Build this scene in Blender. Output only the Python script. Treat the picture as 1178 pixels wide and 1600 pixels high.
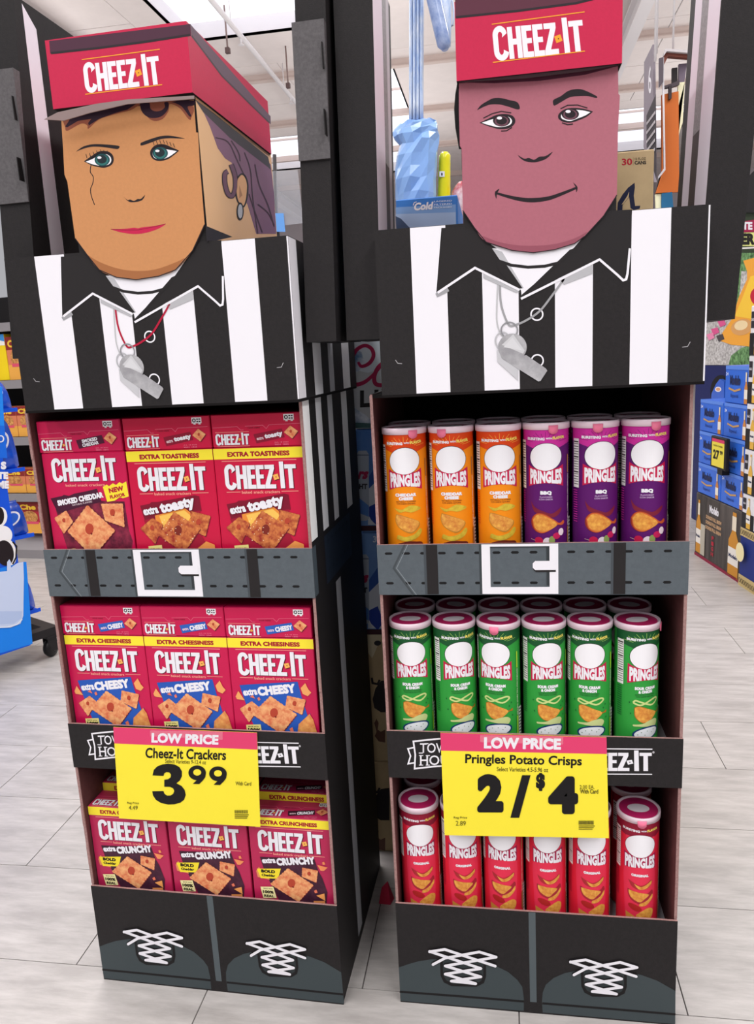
import bpy, bmesh, math, random
from math import sin, cos, pi, radians, atan2, hypot
from mathutils import Vector, Matrix
random.seed(7)
for o in list(bpy.data.objects): bpy.data.objects.remove(o)
SC = bpy.context.scene
COL = SC.collection

# ------------------------------------------------------------------ camera
CAM = Vector((0.20947, -1.24478, 1.21828)); FOC = 1199.24
YAW, PITCH, ROLL = -0.165262, 0.200394, -0.051724
_f = Vector((sin(YAW)*cos(PITCH), cos(YAW)*cos(PITCH), -sin(PITCH)))
_r0 = Vector((cos(YAW), -sin(YAW), 0)); _u0 = _r0.cross(_f)
_r = _r0*cos(ROLL) + _u0*sin(ROLL); _u = -_r0*sin(ROLL) + _u0*cos(ROLL)
cd = bpy.data.cameras.new('camera'); cam = bpy.data.objects.new('camera', cd); COL.objects.link(cam)
cd.sensor_fit = 'HORIZONTAL'; cd.sensor_width = 36; cd.lens = FOC/1178*36; cd.clip_start = .02; cd.clip_end = 200
M = Matrix((_r, _u, -_f)).transposed().to_4x4(); M.translation = CAM
cam.matrix_world = M
SC.camera = cam

# ------------------------------------------------------------------ light
def lin(c):
    c = c/255.0
    return c/12.92 if c <= .04045 else ((c+.055)/1.055)**2.4
def hexlin(h): h = h.lstrip('#'); return tuple(lin(int(h[i:i+2], 16)) for i in (0, 2, 4)) + (1,)
W = bpy.data.worlds.new('world'); SC.world = W; W.use_nodes = True
bg = W.node_tree.nodes['Background']; bg.inputs[0].default_value = (.95, .95, 1.0, 1); bg.inputs[1].default_value = .58
SC.view_settings.view_transform = 'Standard'; SC.view_settings.look = 'None'
SC.view_settings.exposure = -0.40; SC.view_settings.gamma = 1; SC.view_settings.use_curve_mapping = False
def area(x, y, z, sx, sy, e, rx=0, name='ceiling_lamp'):
    l = bpy.data.lights.new(name, 'AREA'); l.shape = 'RECTANGLE'; l.size = sx; l.size_y = sy; l.energy = e; l.color = (1, .98, .97)
    o = bpy.data.objects.new(name, l); o.location = (x, y, z); o.rotation_euler = (rx, 0, 0); COL.objects.link(o); return o
for lx in (-5.2, -1.2, 3.2):
    for ly in (-5.5, -2.2, 2.5, 7.5):
        area(lx, ly, 5.7, .6, 3.0, (150 if ly < 0 else 120)*(1.5 if lx > 2 else 1))
for lx in (-6.5, -1.5, 3.6):      # added upward fill to brighten the ceiling; no fittings hang there
    for ly in (3, 9, 15): area(lx, ly, 3.9, 1.2, 5.0, 62, pi, 'ceiling_fill')

# ------------------------------------------------------------------ pixel -> plane helpers (measurements of the photograph)
def ray(x, y): return _f + _r*((x-589)/FOC) - _u*((y-800)/FOC)
def _loc(fr, P):
    ox, oy, a = fr; dx, dy = P[0]-ox, P[1]-oy
    return (cos(a)*dx + sin(a)*dy, -sin(a)*dx + cos(a)*dy, P[2])
def _cut(fr, axis, val):
    C0 = _loc(fr, CAM)
    def T(x, y):
        d = ray(x, y); d = _loc((0, 0, fr[2]), d)
        t = (val - C0[axis])/d[axis]
        P = [C0[i]+t*d[i] for i in range(3)]
        del P[axis]
        return tuple(P)
    return T
def T_front(fr, Y): return _cut(fr, 1, Y)
def T_side(fr, X): return _cut(fr, 0, X)
def T_top(fr, Z): return _cut(fr, 2, Z)
def zoomed(T, ox, oy, s): return lambda x, y: T(ox + x/s, oy + y/s)
WORLD = (0, 0, 0)
def P_front(Y): return lambda u, v, n: (u, Y-n, v)
def P_plus(X): return lambda u, v, n: (X+n, u, v)
def P_minus(X): return lambda u, v, n: (X-n, u, v)
def P_top(Z): return lambda u, v, n: (u, v, Z+n)

# ------------------------------------------------------------------ materials
MATS = {}
def mat(col, rough=.55, name=None, noise=0, scale=40, col2=None, bump=0, bscale=300, metal=0, emit=0, trans=0, alpha=1, coat=0, stretch=None, spec=.25):
    key = (col, rough, name, noise, scale, col2, bump, emit, trans, alpha, coat, stretch, metal)
    if key in MATS: return MATS[key]
    m = bpy.data.materials.new(name or ('ink_' + col.lstrip('#'))); m.use_nodes = True
    nt = m.node_tree; b = nt.nodes['Principled BSDF']
    b.inputs['Base Color'].default_value = hexlin(col); b.inputs['Roughness'].default_value = rough
    b.inputs['Metallic'].default_value = metal; b.inputs['Specular IOR Level'].default_value = spec
    if coat: b.inputs['Coat Weight'].default_value = coat; b.inputs['Coat Roughness'].default_value = .15
    if trans: b.inputs['Transmission Weight'].default_value = trans; b.inputs['IOR'].default_value = 1.3
    if alpha < 1: b.inputs['Alpha'].default_value = alpha
    if emit: b.inputs['Emission Color'].default_value = hexlin(col); b.inputs['Emission Strength'].default_value = emit
    if noise or col2 or bump:
        tc = nt.nodes.new('ShaderNodeTexCoord'); mp = nt.nodes.new('ShaderNodeMapping'); nt.links.new(tc.outputs['Object'], mp.inputs[0])
        if stretch: mp.inputs['Scale'].default_value = stretch
    if noise or col2:
        n = nt.nodes.new('ShaderNodeTexNoise'); n.inputs['Scale'].default_value = scale; n.inputs['Detail'].default_value = 6; n.inputs['Roughness'].default_value = .65
        nt.links.new(mp.outputs[0], n.inputs['Vector'])
        r = nt.nodes.new('ShaderNodeValToRGB'); c = hexlin(col); c2 = hexlin(col2) if col2 else tuple(x*(1-noise) for x in c[:3])+(1,)
        r.color_ramp.elements[0].position = .36; r.color_ramp.elements[1].position = .64
        r.color_ramp.elements[0].color = c2; r.color_ramp.elements[1].color = c
        nt.links.new(n.outputs['Fac'], r.inputs[0]); nt.links.new(r.outputs[0], b.inputs['Base Color'])
    if bump:
        n2 = nt.nodes.new('ShaderNodeTexNoise'); n2.inputs['Scale'].default_value = bscale; n2.inputs['Detail'].default_value = 3
        nt.links.new(mp.outputs[0], n2.inputs['Vector'])
        bp = nt.nodes.new('ShaderNodeBump'); bp.inputs['Strength'].default_value = bump; bp.inputs['Distance'].default_value = .001
        nt.links.new(n2.outputs['Fac'], bp.inputs['Height']); nt.links.new(bp.outputs[0], b.inputs['Normal'])
    MATS[key] = m; return m
BLACK, WHITE, GREY, DGREY = '#232021', '#ECEAF0', '#596167', '#3B4145'
RED, PINKLINE = '#C20D3B', '#F3A090'
K_BLACK = mat(BLACK, .6, 'black_cardboard', noise=.22, scale=160, bump=.25, bscale=500)
K_KRAFT = mat('#653A3A', .8, 'brown_kraft_cardboard', noise=.2, scale=60, bump=.2, bscale=400)
K_EDGE = mat('#A98480', .9, 'cut_cardboard_edge', noise=.3, scale=300)
K_GREY = mat(GREY, .6, 'grey_cardboard', noise=.1, scale=120, bump=.15, bscale=500)
K_WHITE = mat(WHITE, .55, 'white_cardboard', noise=.05, scale=80)
SPECIAL = {
 'cracker': dict(col='#F2B57C', col2='#D9714C', scale=95, rough=.5, name='printed_cracker', stretch=(1, 1, 1)),
 'cracker_hot': dict(col='#DE8A4C', col2='#9E3428', scale=90, rough=.5, name='printed_toasted_cracker'),
 'cheese': dict(col='#EDAE63', col2='#D57A45', scale=60, rough=.5, name='printed_cheese'),
 'chip': dict(col='#E9AE4E', col2='#CC7A33', scale=110, rough=.45, name='printed_crisp'),
 'chip_pale': dict(col='#DCC13E', col2='#BE9D2B', scale=80, rough=.45, name='printed_pale_crisp'),
 'smoke': dict(col='#8E2A45', col2='#4A1128', scale=45, rough=.5, name='printed_smoky_ground'),
 'plum': dict(col='#4C2438', col2='#37182A', scale=70, rough=.5, name='printed_plum_ground'),
 'metal': dict(col='#B9B8BB', col2='#97969A', scale=30, rough=.5, name='printed_whistle_grey'),
 'grass': dict(col='#7FAE72', col2='#274A24', scale=45, rough=.6, name='printed_grass'),
 'gravel': dict(col='#D9D7D5', col2='#8E8A88', scale=60, rough=.6, name='printed_gravel'),
 'snow': dict(col='#D7DCE2', col2='#5F7FA8', scale=26, rough=.5, name='printed_mountain'),
 'cereal': dict(col='#E0A75F', col2='#9C5A30', scale=60, rough=.5, name='printed_cereal'),
 'darkwood': dict(col='#5A5350', col2='#37322F', scale=14, rough=.6, name='printed_dark_wood', stretch=(1, 1, .1)),
 'panel_sheen': dict(col='#8C8A8C', col2='#6E6C6E', scale=200, rough=.4, name='grey_sheen_ink'),
}
def M_(c):
    if not isinstance(c, str): return c
    if c in SPECIAL: return mat(**SPECIAL[c])
    return mat(c)

# ------------------------------------------------------------------ object helpers
def setp(o, label=None, cat=None, group=None, kind=None):
    if label: o['label'] = label
    if cat: o['category'] = cat
    if group: o['group'] = group
    if kind: o['kind'] = kind
    return o
def root(name, label, cat, loc=(0, 0, 0), rz=0, group=None):
    o = bpy.data.objects.new(name, None); o.empty_display_size = .05; COL.objects.link(o)
    o.location = loc; o.rotation_euler = (0, 0, rz); return setp(o, label, cat, group)
def copy_tree(o, parent=None):
    c = o.copy(); COL.objects.link(c); c.parent = parent
    for ch in list(o.children): copy_tree(ch, c)
    return c
class MB:
    def __init__(s): s.v = []; s.f = []; s.m = []; s.mats = []; s.smooth = []
    def mi(s, m):
        m = M_(m)
        if m not in s.mats: s.mats.append(m)
        return s.mats.index(m)
    def add(s, vs, fs, m, smooth=False):
        k = len(s.v); s.v += [tuple(p) for p in vs]; i = s.mi(m)
        for f in fs: s.f.append([k+j for j in f]); s.m.append(i); s.smooth.append(smooth)
        return s
    def box(s, x0, x1, y0, y1, z0, z1, m, faces=None):
        vs = [(x, y, z) for z in (z0, z1) for y in (y0, y1) for x in (x0, x1)]
        fs = dict(bottom=(0, 2, 3, 1), top=(4, 5, 7, 6), front=(0, 1, 5, 4), back=(2, 6, 7, 3), left=(0, 4, 6, 2), right=(1, 3, 7, 5))
        k = len(s.v); s.v += vs
        for n, f in fs.items():
            mm = (faces or {}).get(n, m)
            s.f.append([k+j for j in f]); s.m.append(s.mi(mm)); s.smooth.append(False)
        return s
    def rbox(s, x0, x1, y0, y1, z0, z1, m, bev=.0015, seg=1):
        bm = bmesh.new(); bmesh.ops.create_cube(bm, size=1)
        for v in bm.verts: v.co = Vector(((x0+x1)/2+v.co.x*(x1-x0), (y0+y1)/2+v.co.y*(y1-y0), (z0+z1)/2+v.co.z*(z1-z0)))
        bmesh.ops.bevel(bm, geom=list(bm.edges), offset=bev, segments=seg, affect='EDGES', profile=.5)
        bm.verts.index_update()
        s.add([v.co[:] for v in bm.verts], [[v.index for v in f.verts] for f in bm.faces], m, seg > 1); bm.free(); return s
    def hexa(s, c8, m, faces=None):  # 8 corners: bottom 4 (ccw from front-left), top 4
        k = len(s.v); s.v += [tuple(p) for p in c8]
        fs = dict(bottom=(0, 3, 2, 1), top=(4, 5, 6, 7), front=(0, 1, 5, 4), right=(1, 2, 6, 5), back=(2, 3, 7, 6), left=(3, 0, 4, 7))
        for n, f in fs.items():
            s.f.append([k+j for j in f]); s.m.append(s.mi((faces or {}).get(n, m))); s.smooth.append(False)
        return s
    def prism(s, pts, place, th, m, side=None):   # pts 2D outline, extruded outward by th from plane n=0
        n = len(pts); vs = [place(u, v, 0) for u, v in pts] + [place(u, v, th) for u, v in pts]
        s.add(vs, [list(range(n, 2*n))], m); k = len(s.v)-2*n
        s.f.append([k+i for i in reversed(range(n))]); s.m.append(s.mi(m)); s.smooth.append(False)
        i2 = s.mi(side or m)
        for i in range(n):
            j = (i+1) % n; s.f.append([k+i, k+j, k+n+j, k+n+i]); s.m.append(i2); s.smooth.append(False)
        return s
    def lathe(s, prof, m, seg=36, c=(0, 0), cap=True, smooth=True, mats=None):
        k = len(s.v); n = len(prof)
        for r, z in prof:
            for i in range(seg):
                a = 2*pi*i/seg; s.v.append((c[0]+r*sin(a), c[1]-r*cos(a), z))
        for q in range(n-1):
            mi = s.mi(mats[q] if mats else m)
            for i in range(seg):
                j = (i+1) % seg; s.f.append([k+q*seg+i, k+q*seg+j, k+(q+1)*seg+j, k+(q+1)*seg+i]); s.m.append(mi); s.smooth.append(smooth)
        if cap:
            s.f.append([k+i for i in reversed(range(seg))]); s.m.append(s.mi(m)); s.smooth.append(False)
            s.f.append([k+(n-1)*seg+i for i in range(seg)]); s.m.append(s.mi(mats[-1] if mats else m)); s.smooth.append(False)
        return s
    def tube(s, pts, r, m, seg=8, smooth=True):
        pts = [Vector(p) for p in pts]; k = len(s.v); rr = r if isinstance(r, (list, tuple)) else [r]*len(pts)
        for i, p in enumerate(pts):
            d = (pts[min(i+1, len(pts)-1)] - pts[max(i-1, 0)]).normalized()
            a = d.cross(Vector((0, 0, 1)) if abs(d.z) < .9 else Vector((1, 0, 0))).normalized(); b = d.cross(a)
            for j in range(seg):
                t = 2*pi*j/seg; s.v.append(tuple(p + a*cos(t)*rr[i] + b*sin(t)*rr[i]))
        mi = s.mi(m)
        for i in range(len(pts)-1):
            for j in range(seg):
                q = (j+1) % seg; s.f.append([k+i*seg+j, k+i*seg+q, k+(i+1)*seg+q, k+(i+1)*seg+j]); s.m.append(mi); s.smooth.append(smooth)
        for e in (0, len(pts)-1):
            s.f.append([k+e*seg+j for j in range(seg)]); s.m.append(mi); s.smooth.append(False)
        return s
    def build(s, name, parent=None, label=None, kind=None):
        me = bpy.data.meshes.new(name); me.from_pydata(s.v, [], s.f)
        for m in s.mats: me.materials.append(m)
        for p, i, sm in zip(me.polygons, s.m, s.smooth): p.material_index = i; p.use_smooth = sm
        bm = bmesh.new(); bm.from_mesh(me); bmesh.ops.recalc_face_normals(bm, faces=bm.faces); bm.to_mesh(me); bm.free()
        o = bpy.data.objects.new(name, me); COL.objects.link(o); o.parent = parent
        return setp(o, label, kind=kind)

# ------------------------------------------------------------------ flat print: layered ink shapes on a surface
GL = {}
def glyph(txt, bold=.0):
    k = (txt, bold)
    if k in GL: return GL[k]
    cu = bpy.data.curves.new('lettering', 'FONT'); cu.body = txt; cu.offset = min(bold, .03); cu.resolution_u = 3; cu.space_character = 1 + max(0, bold-.03)*1.6
    ob = bpy.data.objects.new('lettering', cu); me = bpy.data.meshes.new_from_object(ob)
    vs = [(v.co.x, v.co.y, 0) for v in me.vertices]; fs = [list(p.vertices) for p in me.polygons]
    if bold > .035:  # noqa      # extra weight: the outline repeated around a small circle
        base, bf, e, N = vs, fs, bold-.025, (14 if len(txt) < 3 else 6); vs, fs = list(base), list(bf)
        for i in range(N):
            k0 = len(vs); vs += [(x+e*cos(2*pi*i/N), y+e*sin(2*pi*i/N), i+1) for x, y, _ in base]; fs += [[k0+j for j in f] for f in bf]
    bpy.data.objects.remove(ob); bpy.data.curves.remove(cu); bpy.data.meshes.remove(me)
    x0 = min(v[0] for v in vs); x1 = max(v[0] for v in vs); y0 = min(v[1] for v in vs); y1 = max(v[1] for v in vs)
    vs = [((x-x0)/(x1-x0)-.5, (y-y0)/(y1-y0)-.5, l) for x, y, l in vs]
    GL[k] = (vs, fs, (x1-x0)/(y1-y0)); return GL[k]
def glyphs_spaced(txt, bold): return glyph(txt, bold)
def sm(pts, n=5):
    out = []
    for i in range(len(pts)-1):
        p0, p1, p2, p3 = pts[max(i-1, 0)], pts[i], pts[i+1], pts[min(i+2, len(pts)-1)]
        for j in range(n):
            t = j/n; out.append(tuple(.5*((2*b)+(c-a)*t+(2*a-5*b+4*c-d)*t*t+(3*b-a-3*c+d)*t**3) for a, b, c, d in zip(p0, p1, p2, p3)))
    return out + [pts[-1]]
def smw(ws, n=5): return [a+(b-a)*j/n for a, b in zip(ws, ws[1:]) for j in range(n)] + [ws[-1]]
class Ink:
    def __init__(s, T=lambda x, y: (x*.001, -y*.001), start=1, eps=.00005): s.T = T; s.L = start; s.eps = eps; s.it = []
    def _put(s, pts, faces, col, same):
        if not same: s.L += 1
        s.it.append(([(*s.T(p[0], p[1]), p[2] if len(p) > 2 else 0) for p in pts], faces, col, s.L))
    def poly(s, pts, col, same=False): s._put(list(pts), None, col, same); return s
    def blob(s, pts, col, same=False): return s.poly(sm(list(pts)+[pts[0]], 4)[:-1], col, same)
    def rect(s, x0, y0, x1, y1, col, same=False): return s.poly([(x0, y0), (x1, y0), (x1, y1), (x0, y1)], col, same)
    def ell(s, cx, cy, rx, ry, col, rot=0, n=28, a0=0, a1=360, same=False):
        c, q = cos(radians(rot)), sin(radians(rot)); full = abs(a1-a0) >= 360; pts = []
        for i in range(n if full else n+1):
            a = radians(a0+(a1-a0)*i/n); x, y = rx*cos(a), ry*sin(a); pts.append((cx+c*x-q*y, cy+q*x+c*y))
        return s.poly(pts, col, same)
    def stroke(s, pts, w, col, closed=False, same=False, cap=False):
        n = len(pts); ww = w if isinstance(w, (list, tuple)) else [w]*n; V = []; F = []
        for i, p in enumerate(pts):
            a = pts[(i-1) % n] if (closed or i > 0) else p; b = pts[(i+1) % n] if (closed or i < n-1) else p
            def un(q, r):
                dx, dy = r[0]-q[0], r[1]-q[1]; l = hypot(dx, dy) or 1; return dx/l, dy/l
            d1 = un(a, p) if a != p else un(p, b); d2 = un(p, b) if b != p else d1
            nx, ny = -(d1[1]+d2[1]), d1[0]+d2[0]; l = hypot(nx, ny) or 1; nx /= l; ny /= l
            k = max(.45, abs(nx*-d1[1]+ny*d1[0])); h = ww[i]/2/k
            V += [(p[0]+nx*h, p[1]+ny*h), (p[0]-nx*h, p[1]-ny*h)]
        for i in range(n if closed else n-1):
            j = (i+1) % n; F.append([2*i, 2*j, 2*j+1, 2*i+1])
        s._put(V, F, col, same)
        if cap:
            for p in (pts[0], pts[-1]): s.ell(p[0], p[1], ww[0]/2, ww[0]/2, col, n=10, same=False)
        return s
    def ring(s, cx, cy, rx, ry, w, col, n=28, a0=0, a1=360):
        full = abs(a1-a0) >= 360
        pts = [(cx+rx*cos(radians(a0+(a1-a0)*i/n)), cy+ry*sin(radians(a0+(a1-a0)*i/n))) for i in range(n if full else n+1)]
        return s.stroke(pts, w, col, closed=full)
    def text(s, txt, cx, cy, w, h, col, rot=0, bold=.02, skew=0, warp=None, same=False):
        vs, fs, asp = glyph(txt, bold)
        if w is None: w = h*asp
        c, q = cos(radians(rot)), sin(radians(rot)); pts = []
        for x, y, l in vs:
            X, Y = x*w + skew*y*h, -y*h
            if warp: X, Y = warp(X, Y)
            pts.append((cx+c*X-q*Y, cy+q*X+c*Y, l))
        s._put(pts, fs, col, same); return s
    def build(s, name, parent, place, cyl=0, label=None):
        bm = bmesh.new(); mats = []
        for pts, faces, col, L in s.it:
            m = M_(col)
            if m not in mats: mats.append(m)
            mi = mats.index(m); n = L*s.eps
            b = bmesh.new(); vs = [b.verts.new((u, v, l*2e-6)) for u, v, l in pts]
            for f in (faces or [range(len(pts))]):
                try: b.faces.new([vs[i] for i in f])
                except ValueError: pass
            if cyl:
                bmesh.ops.triangulate(b, faces=b.faces[:])
                us = [v.co.x for v in b.verts]; st = cyl*radians(5)
                k0, k1 = math.floor(min(us)/st), math.ceil(max(us)/st)
                for k in range(k0, k1+1):
                    bmesh.ops.bisect_plane(b, geom=b.verts[:]+b.edges[:]+b.faces[:], dist=1e-7, plane_co=(k*st, 0, 0), plane_no=(1, 0, 0))
            b.verts.index_update(); mp = [bm.verts.new(place(v.co.x, v.co.y, n + v.co.z)) for v in b.verts]
            for f in b.faces:
                try: nf = bm.faces.new([mp[v.index] for v in f.verts]); nf.material_index = mi
                except ValueError: pass
            b.free()
        me = bpy.data.meshes.new(name); bm.to_mesh(me); bm.free()
        for m in mats: me.materials.append(m)
        o = bpy.data.objects.new(name, me); COL.objects.link(o); o.parent = parent
        return setp(o, label)

def cheese_logo(k, x, y, w, h, col=WHITE, shadow='#4A0A1C', diac=None, rot=0, skew=0, dia=True, lines=None, tail=False, hide=0):
    """condensed cracker logo letters: x,y = top-left corner, w,h = size, y down"""
    G = []; sx = w/3.17
    def L(pts, ox): G.append([(ox+a, b) for a, b in pts])
    # C as thick polygon
    def arc(cx, cy, rx, ry, a0, a1, n=8): return [(cx+rx*cos(radians(a0+(a1-a0)*i/n)), cy+ry*sin(radians(a0+(a1-a0)*i/n))) for i in range(n+1)]
    C = arc(.26, .74, .26, .29, 10, 90) + arc(.26, .26, .26, .29, -90, 0)[0:0] + arc(.26, .74, .26, .29, 90, 180) + arc(.26, .26, .26, .29, 180, 270) + arc(.26, .26, .24, .29, 270, 350)
    Cin = [(.32, .33)] + arc(.26, .27, .08, .12, 0, -90)[1:] + arc(.26, .27, .08, .12, 270, 180)[1:] + arc(.26, .73, .08, .12, 180, 90) + arc(.26, .73, .08, .12, 90, 0) + [(.34, .70)]
    G.append(('C', C + Cin))
    L([(0, .03), (.17, .03), (.17, .4), (.30, .4), (.30, .03), (.47, .03), (.47, 1.0), (.30, 1.0), (.30, .58), (.17, .58), (.17, 1.0), (0, 1.0)], .52)
    E_ = [(0, .03), (.36, .03), (.36, .20), (.17, .20), (.17, .42), (.34, .42), (.34, .58), (.17, .58), (.17, .83), (.37, .83), (.37, 1.0), (0, 1.0)]
    L(E_, 1.01); L(E_, 1.40)
    L([(0, .03), (.42, .03), (.42, .19), (.19, .83), (.46, .83), (.46, 1.0), (-.02, 1.0), (-.02, .86), (.22, .20), (0, .20)], 1.80)
    L([(0, -.09), (.18, -.09), (.20, 1.0), (.01, 1.0)], 2.45)
    L([(0, .03), (.50, .03), (.50, .20), (.34, .20), (.35, 1.0), (.16, 1.0), (.16, .20), (0, .20)], 2.67)
    c, q = cos(radians(rot)), sin(radians(rot))
    def X(p, dx=0, dy=0):
        a = (p[0]*sx + dx*w) + skew*(1-p[1])*h; b = p[1]*h + dy*w
        return (x + c*a - q*b, y + q*a + c*b)
    for dx, col_, on in ((.012, shadow, bool(shadow)), (0, col, True)):
        if not on: continue
        first = True
        for gi, g in enumerate(G):
            if gi < hide: continue
            pts = g[1] if g[0] == 'C' else g
            k.poly([X(p, dx, dx*.8) for p in pts], col_, same=not first); first = False
    if dia:
        D = [(2.14, .45), (2.36, .40), (2.42, .60), (2.20, .66)]
        if shadow: k.poly([X(p, .01, .01) for p in D], shadow)
        k.poly([X(p) for p in D], diac or ('#F5B45A' if shadow else col))
        cx_, cy_ = X((2.28, .53)); k.ell(cx_, cy_, w*.008, w*.008, '#4A1020' if shadow else BLACK, n=8)
    if lines:
        lc, lw = lines
        k.stroke([X((.15, -.22)), X((2.95, -.22))], lw, lc); k.stroke([X((.15, 1.16)), X((3.05, 1.16))], lw, lc)
    return k

def cracker(k, pts, col='cracker', dark='#B5442F', edge=True, hole='#7A1F1C', n=6):
    """scalloped cracker quad from 4 corners"""
    cx = sum(p[0] for p in pts)/4; cy = sum(p[1] for p in pts)/4; out = []
    for i in range(4):
        a, b = pts[i], pts[(i+1) % 4]
        for j in range(n*2):
            t = j/(n*2); x, y = a[0]+(b[0]-a[0])*t, a[1]+(b[1]-a[1])*t
            s = 1.0 if j % 2 else .965
            out.append((cx+(x-cx)*s, cy+(y-cy)*s))
    k.poly([(x+.9, y+1.2) for x, y in out], '#6A1528'); k.poly(out, col)
    w = hypot(pts[0][0]-pts[2][0], pts[0][1]-pts[2][1])
    k.ell(cx-w*.02, cy-w*.04, w*.085, w*.11, dark, rot=20, n=14); k.ell(cx+w*.01, cy+w*.05, w*.022, w*.022, hole, n=10)
    return k

# ------------------------------------------------------------------ floor, ceiling, walls
floor_root = root('floor', None, None); setp(floor_root, kind='structure')
F_SUB = mat('#5E5958', .6, 'dark_floor_joint')
F_TILE = mat('#BDB8B5', .36, 'pale_stone_tile', col2='#A29D9A', scale=9.0, bump=.1, bscale=90, stretch=(.6, 3, 1), spec=.45)
def far_floor():
    m = MB(); m.box(-14, 14, -8, 26, -.06, -.003, F_SUB)
    m.box(-14, 14, 4.7, 26, -.003, 0, F_TILE); m.box(-14, -4.0, -8, 4.7, -.003, 0, F_TILE); m.box(2.2, 14, -8, 4.7, -.003, 0, F_TILE); m.box(-4, 2.2, -8, -.566, -.003, 0, F_TILE)
    return m.build('floor_slab', floor_root)
far_floor()
TW, TD = .61, .293; tm = None; nt_ = 0
for ry in range(-2, 16):
    y0 = .02 + ry*TD; off = -.69 if ry % 2 == 0 else -.387
    for kx in range(-7, 6):
        x0 = off + kx*TW
        if x0 + TW < -4.2 or x0 > 2.3: continue
        if tm is None:
            m = MB(); m.box(.0012, TW-.0012, .001, TD-.001, -.0035, .0004, F_TILE); t = m.build('floor_tile', floor_root); tm = t
        else:
            t = tm.copy(); COL.objects.link(t)
        t.location = (x0, y0, 0); nt_ += 1
ceil_root = root('ceiling', None, None); setp(ceil_root, kind='structure')
CP = mat('#EFE6E3', .8, 'ceiling_panel_paint', noise=.05, scale=3)
CB = mat('#D9C8C1', .7, 'painted_steel_beam'); CW = mat('#E6E2E4', .6, 'white_steel')
SKY = mat('#F4F6FF', .5, 'skylight_glazing', emit=1.25)
CZ = 6.0
SKYL = [(-4.35, -2.4, 7.0, 10.98), (-5.6, -3.6, 16.3, 19.2), (-2.7, -1.5, 12.2, 20.5), (2.7, 4.4, 16.8, 20.6), (-4.35, -3.2, -3, 2.5), (1.0, 2.2, -3, 2.5)]
pan = None
xs = [-9.5 + 1.55*i for i in range(13)]; ys = [-4.0 + 2.02*i for i in range(15)]
for i, x0 in enumerate(xs):
    for j, y0 in enumerate(ys):
        x1, y1 = x0+1.55, y0+2.02
        if any(x0 < s[1] and x1 > s[0] and y0 < s[3] and y1 > s[2] for s in SKYL):
            continue
        if pan is None:
            m = MB(); m.box(.01, 1.54, .012, 2.008, 0, .03, CP); p = m.build('ceiling_panel', ceil_root); pan = p
        else: p = pan.copy(); COL.objects.link(p)
        p.location = (x0, y0, CZ)
for s in SKYL:   # plain sheets around each opening, cut to it
    X0 = max(x for x in xs if x <= s[0]+1e-6); X1 = min(x+1.55 for x in xs if x+1.55 >= s[1]-1e-6)
    Y0 = max(y for y in ys if y <= s[2]+1e-6); Y1 = min(y+2.02 for y in ys if y+2.02 >= s[3]-1e-6)
    m = MB()
    if s[0] > X0: m.box(X0, s[0], Y0, Y1, CZ, CZ+.03, CP)
    if s[1] < X1: m.box(s[1], X1, Y0, Y1, CZ, CZ+.03, CP)
    m.box(s[0], s[1], Y0, s[2], CZ, CZ+.03, CP); m.box(s[0], s[1], s[3], Y1, CZ, CZ+.03, CP)
    m.build('skylight_surround', ceil_root)
    m = MB(); m.box(s[0], s[1], s[2], s[3], CZ+.25, CZ+.27, SKY)
    for (a, b, c_, d) in ((s[0]-.03, s[0], s[2], s[3]), (s[1], s[1]+.03, s[2], s[3]), (s[0], s[1], s[2]-.03, s[2]), (s[0], s[1], s[3], s[3]+.03)): m.box(a, b, c_, d, CZ, CZ+.27, CW)
    m.build('skylight', ceil_root)
    m = MB(); y = s[2] + 1.0
    while y < s[3]: m.box(s[0], s[1], y-.02, y+.02, CZ+.19, CZ+.23, CB); y += 1.5
    m.build('skylight_bar', ceil_root)
for y in (4.6, 12.6, 15.2, 17.9, 21.0):
    m = MB(); m.box(-10, 10.2, y-.02, y+.02, CZ-.10, CZ, CB); m.box(-10, 10.2, y-.05, y+.05, CZ-.12, CZ-.10, CB); m.build('ceiling_beam', ceil_root)
for x in (-9, -5.9, 2.2, 5.6):
    m = MB(); m.box(x-.09, x+.09, -4, 24, CZ-.44, CZ-.41, CW); m.box(x-.02, x+.02, -4, 24, CZ-.42, CZ-.12, CW); m.box(x-.09, x+.09, -4, 24, CZ-.15, CZ-.12, CW); m.build('ceiling_girder', ceil_root)
m = MB(); m.box(-14, 14, 24, 24.1, 0, CZ+.1, mat('#CFC7CB', .8, 'far_wall_paint')); wb = m.build('wall_back', None, kind='structure')
for z in (1.5, 2.6, 3.7, 4.8):
    m = MB(); m.box(-14, 14, 23.96, 24, z, z+.05, CB); m.build('wall_rail', wb)
for i in range(-5, 6):
    m = MB(); m.box(i*2.4-.04, i*2.4+.04, 23.95, 24, 0, CZ, mat('#B9B0B4', .8)); m.build('wall_post', wb)
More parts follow.
